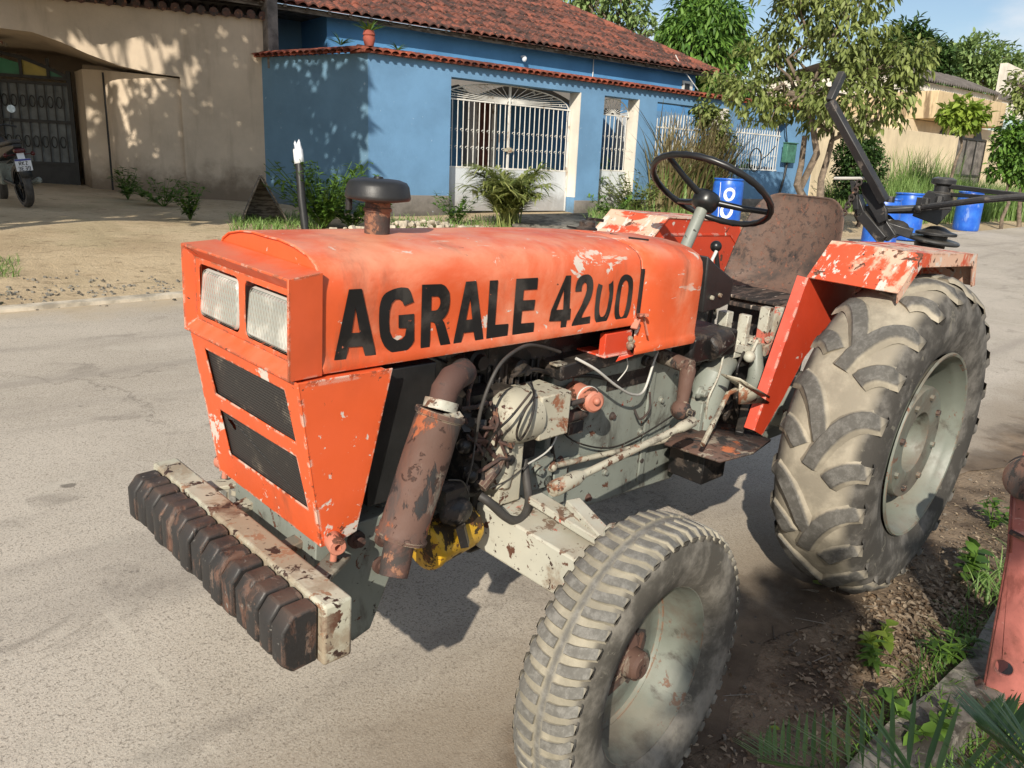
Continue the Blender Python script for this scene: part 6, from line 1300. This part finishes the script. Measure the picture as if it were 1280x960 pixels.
# ------------------------------------------------------------------ near verge: litter, weeds, cycad, red machine
rs = np.random.default_rng(60); n = 4200; X_ = []
while len(X_) < n:
    x, y = rs.normal(.15,.95), rs.uniform(.50,1.05)
    if rs.random() < .25: x, y = rs.uniform(-2.5,2.2), rs.uniform(.55,2.2)
    elif rs.random() > math.exp(-((y-.88)/.17)**2): continue
    X_.append((x, y, gfn(x, y)+.006))
for _ in range(900):
    x, y = rs.normal(.10,.28), rs.normal(.885,.075); X_.append((x, y, gfn(x, y)+.010))
n += 900; X_ = np.array(X_); lv = Leaves(); d = rvec(n, rs)*[1,1,.25]; lv.add(X_, d, np.tile([0,0,1.],(n,1))+rvec(n,rs)*.35, np.where(np.arange(n) > n-900, rs.uniform(.012,.032,n), rs.uniform(.006,.026,n)), np.where(np.arange(n) > n-900, .015, rs.uniform(.004,.013,n)), .25, .25)
tag(lv.build('leaf_litter', M['litter']), 'dead leaves and chips strewn on the near verge', kind='stuff')
mb = MB(); 
for k in range(260):
    x, y = rs.normal(.2,1.1), rs.uniform(.5,1.0); s = rs.uniform(.002,.007); mb.box((-s,-s*.8,-s*.6),(s,s*.8,s*.6), Matrix.Translation((x,y,gfn(x,y)+.004)) @ Matrix.Rotation(rs.uniform(0,6),4,'Z') @ Matrix.Rotation(rs.uniform(0,6),4,'X'))
for k in range(34):
    x, y = rs.normal(.3,.9), rs.uniform(.5,1.0); a = rs.uniform(0,3.1); L = rs.uniform(.03,.12); mb.tube([(x,y,gfn(x,y)+.006),(x+L*math.cos(a),y+L*math.sin(a),gfn(x,y)+.01)], .0018, 4)
tag(mb.build('gravel', M['timber'], None, smooth=0), 'gravel chips and twigs on the wet soil', kind='stuff')
mb = MB()
for k in range(900):
    x, y = rs.uniform(-1,6), rs.normal(-5.75,.25); s = rs.uniform(.004,.016); mb.box((-s,-s*.8,-s*.6),(s,s*.8,s*.6), Matrix.Translation((x,y,gfn(x,y)+.004)) @ Matrix.Rotation(rs.uniform(0,6),4,'Z') @ Matrix.Rotation(rs.uniform(0,6),4,'X'))
tag(mb.build('gravel', M['kerb'], None, smooth=0), 'grey gravel heaped behind the far kerb', kind='stuff')
def nearfield(x0,x1,y0,y1):
    return lambda rng: (rng.uniform(x0,x1), rng.uniform(y0,y1))
field('grass', 'green grass tufts along the near kerb beside the rear wheel', nearfield(-1.4,-.2,.95,1.2), 520, .13, .005, 'grass', 61, .9)
field('grass', 'fine grass growing over the near kerb', nearfield(-.1,1.3,.98,1.35), 1300, .075, .004, 'weed', 62, 1.)
weed(1090, 815, .10, 22, .058, .042, 'broad-leaved yellow-green seedling on the litter, below the rear wheel', 'leaf_lime', seed=71, wide=.5)
weed(1212, 725, .17, 24, .085, .055, 'broad-leaved green weed between the rear wheel and the red machine', seed=72, wide=.5)
weed(1180, 832, .11, 60, .060, .016, 'ferny green weed growing over the kerb', 'weed', seed=73, wide=.6)
weed(1100, 845, .09, 26, .060, .018, 'narrow-leaved weed beside the seedling', seed=74, wide=.6)
weed(1130, 930, .12, 40, .060, .036, 'leafy green weed over the kerb under the cycad leaves', seed=75, wide=.9)
weed(1200, 925, .10, 30, .05, .03, 'leafy weed below the brown bar of the red machine', seed=76, wide=.8)
weed(1240, 660, .16, 60, .06, .02, 'grassy weed at the left edge of the red machine', seed=77, wide=.6)
for px, py, m, L in ((1031,733,'leaf_lime',.055),(1000,835,'litter',.035),(975,915,'leaf_lime',.03),(862,880,'litter',.025),(1018,855,'litter',.04)):
    p = ground_hit(px, py); lv = Leaves(); lv.add(np.array([list(p+Vector((0,0,.008)))]), np.array([[.4,-.9,.05]]), np.array([[0,.1,1.]]), L, L*.6, .1, .1)
    tag(lv.build('fallen_leaf', M[m]), {1031:'yellow fallen leaf at the foot of the rear wheel',1000:'small curled dry leaf on the wet soil',975:'small yellow leaf nearest the cycad',862:'dry leaf chip beside the front wheel',1018:'pale dry leaf left of the seedling'}[px], 'leaf')
# red machine at the right edge
RM = empty('red_machine', (.5,1.4,0), None, 'faded red steel machine frame cut off by the right edge, with a rusty pin hole', 'machine'); fixp()
def rp(px, py, x=.40): v = ray(px, py); t = (x-CAM[0])/v[0]; return Vector(CAM+t*v)
mb = MB(); yz = [rp(1268,600), rp(1281,560), rp(1330,560), rp(1420,900), rp(1400,985), rp(1222,985), rp(1218,930), rp(1228,880), rp(1262,690)]
hc = rp(1255,834); outl = [(v.y, v.z) for v in yz]
plate(mb, outl, [[(hc.y+.024*math.cos(t), hc.z+.024*math.sin(t)) for t in [2*math.pi*i/20 for i in range(20)]]], .012, lambda v: Vector((.40+v.z, v.x, v.y)))
child(mb, 'side_plate', M['pinkmetal'], RM, smooth=0, bevel=.003)
mb = MB()
for a, b in zip(yz[-3:], yz[-2:]+[yz[0]]): mb.add([a, b, b+Vector((-.14,.02,0)), a+Vector((-.14,.02,0))], [(0,1,2,3)])
mb.add([yz[-1]+Vector((.006,0,0)), yz[0]+Vector((.006,0,0)), yz[0]+Vector((-.13,.012,0)), yz[-1]+Vector((-.13,.012,0))], [(0,1,2,3)]); child(mb, 'flange', M['pinkmetal'], RM, solid=.008)
mb = MB(); mb.bar(rp(1262,664,.412), rp(1300,684,.412), .012, .012); child(mb, 'weld_seam', M['rustdark'], RM)
mb = MB(); c = rp(1286,598,.425); mb.lathe([(0,.03),(.05,.03),(.062,.02),(.064,-.02)], c, (1,.1,.1), 24); child(mb, 'pivot_disc', M['rustpipe'], RM, smooth=45)
mb = MB(); mb.bar(rp(1165,875,.46), rp(1232,856,.40), .06, .035); child(mb, 'hinge_bar', M['rustpipe'], RM, bevel=.008)
mb = MB(); a_, b_ = rp(1200,960,.34), rp(1320,900,.34); mb.bar(a_, b_, .10, .20); mb.bar(rp(1255,870,.30), rp(1255,1000,.30), .16, .12); child(mb, 'lower_frame', M['rustdark'], RM, bevel=.01)
# cycad fronds reaching into the lower right corner
CY = empty('cycad', (1.55,1.95,gz(1.5,1.9)), None, 'cycad with stiff dark needle-like leaflets in the lower right corner', 'cycad'); fixp()
def frond(pts, L0, up, seed, n=34, sidew=1.):
    rng = np.random.default_rng(seed); mb = MB(); pts = [Vector(p) for p in pts]; fine = []
    for i in range(len(pts)-1):
        p0, p1, p2, p3 = pts[max(i-1,0)], pts[i], pts[i+1], pts[min(i+2,len(pts)-1)]
        for k in range(8): t = k/8; fine.append(.5*((2*p1)+(-p0+p2)*t+(2*p0-5*p1+4*p2-p3)*t*t+(-p0+3*p1-3*p2+p3)*t*t*t))
    fine.append(pts[-1]); mb.tube(fine, [.006*(1-.7*i/len(fine))+.001 for i in range(len(fine))], 6); P = []; Dd = []; U = []; LL = []
    for k in range(n):
        f = k/(n-1)*(len(fine)-2); j = int(f); c = fine[j].lerp(fine[j+1], f-j); dr = (fine[j+1]-fine[j]).normalized(); sd = dr.cross(Vector(up)).normalized(); upv = sd.cross(dr)
        ll = L0*(.45+.75*math.sin(math.pi*min(1,.12+.88*k/(n-1))))
        for s in (-1, 1): P.append(c); Dd.append(dr*.45+sd*s*.65+upv*.75+Vector(rng.normal(size=3))*.03); U.append(upv); LL.append(ll)
    return mb, np.array(P), np.array(Dd), np.array(U), np.array(LL)
base = Vector((1.62,1.98,.32))
fr_ = [([base, dist(1290,1040,.95)+Vector((0,0,-.12)), dist(1150,985,1.05), dist(1010,962,1.18), dist(948,950,1.25)], .105, (0,0,1), 1),
       ([base, dist(1370,1030,.95), dist(1300,965,1.0), dist(1250,925,1.08), dist(1222,905,1.12)], .075, (0,0,1), 2),
       ([base, dist(1400,1090,.9), dist(1310,1040,1.0), dist(1240,1010,1.1), dist(1190,1000,1.2)], .085, (0,0,1), 3),
       ([base, base+Vector((.3,.35,.35)), base+Vector((.7,.6,.45)), base+Vector((1.0,.8,.3))], .12, (0,0,1), 5), ([base, base+Vector((-.2,.45,.3)), base+Vector((-.3,.9,.35)), base+Vector((-.4,1.2,.2))], .12, (0,0,1), 6), ([base, base+Vector((.1,.45,.4)), base+Vector((.25,.8,.5)), base+Vector((.3,1.1,.4))], .12, (0,0,1), 7)]
for pts, L0, up, sd in fr_:
    mb, P, Dd, U, LL = frond(pts, L0, up, sd); f = child(mb, 'frond', M['cycad'], CY, smooth=60); lv = Leaves(); lv.add(P, Dd, U, LL*1.2, .0085, .15, .02); o = lv.build('leaflets', M['cycad']); o.parent = f
mb = MB(); mb.lathe([(.10,0),(.12,.1),(.11,.22),(.06,.30),(0,.31)], (1.62,1.98,gz(1.6,1.98)), (0,0,1), 14); child(mb, 'trunk', M['barkd'], CY)
# ================================================================== light, sky, camera
az = math.atan2(SUNV.y, SUNV.x); el = math.asin(SUNV.z)
w = bpy.data.worlds.new('World'); SC.world = w; w.use_nodes = True; nt = w.node_tree; bg = nt.nodes['Background']
sky = nt.nodes.new('ShaderNodeTexSky'); sky.sky_type = 'NISHITA'; sky.sun_disc = False; sky.sun_elevation = el; sky.sun_rotation = math.pi/2 - az
sky.altitude = 10; sky.air_density = 1.0; sky.dust_density = .7; sky.ozone_density = 1.2
tc = nt.nodes.new('ShaderNodeTexCoord'); mp = nt.nodes.new('ShaderNodeMapping'); mp.inputs['Scale'].default_value = (1,1,2.6); mp.inputs['Location'].default_value = (.3,.9,.2); nt.links.new(tc.outputs['Generated'], mp.inputs[0])
nz = nt.nodes.new('ShaderNodeTexNoise'); nz.inputs['Scale'].default_value = 2.6; nz.inputs['Detail'].default_value = 7; nz.inputs['Roughness'].default_value = .55; nt.links.new(mp.outputs[0], nz.inputs[0])
mr = nt.nodes.new('ShaderNodeMapRange'); mr.interpolation_type = 'SMOOTHSTEP'; mr.inputs[1].default_value = .46; mr.inputs[2].default_value = .64; mr.inputs[4].default_value = .8; nt.links.new(nz.outputs[0], mr.inputs[0])
mx = nt.nodes.new('ShaderNodeMix'); mx.data_type = 'RGBA'; mx.inputs[7].default_value = (7.5,7.8,8.2,1); nt.links.new(mr.outputs[0], mx.inputs[0]); nt.links.new(sky.outputs[0], mx.inputs[6])
nt.links.new(mx.outputs[2], bg.inputs[0]); bg.inputs[1].default_value = .105
sd = bpy.data.lights.new('sun', 'SUN'); sd.energy = 5.0; sd.angle = R(.55); sd.color = (1,.925,.80); so = bpy.data.objects.new('sun', sd); COL.objects.link(so); so.rotation_euler = SUNV.to_track_quat('Z', 'Y').to_euler()
cam = bpy.data.cameras.new('camera'); cam.sensor_width = 36; cam.sensor_fit = 'HORIZONTAL'; cam.lens = FPX/1280*36; cam.clip_end = 900; cam.clip_start = .05
co = bpy.data.objects.new('camera', cam); COL.objects.link(co)
m3 = Matrix(((AX[0][0], -AX[1][0], -AX[2][0]), (AX[0][1], -AX[1][1], -AX[2][1]), (AX[0][2], -AX[1][2], -AX[2][2])))
co.matrix_world = Matrix.Translation(Vector(CAM)) @ m3.to_4x4(); SC.camera = co
SC.view_settings.view_transform = 'Standard'; SC.view_settings.look = 'None'; SC.view_settings.exposure = .12; SC.cycles.max_bounces = 5; SC.cycles.diffuse_bounces = 3; SC.cycles.glossy_bounces = 2; SC.cycles.transmission_bounces = 2; SC.view_settings.gamma = 1
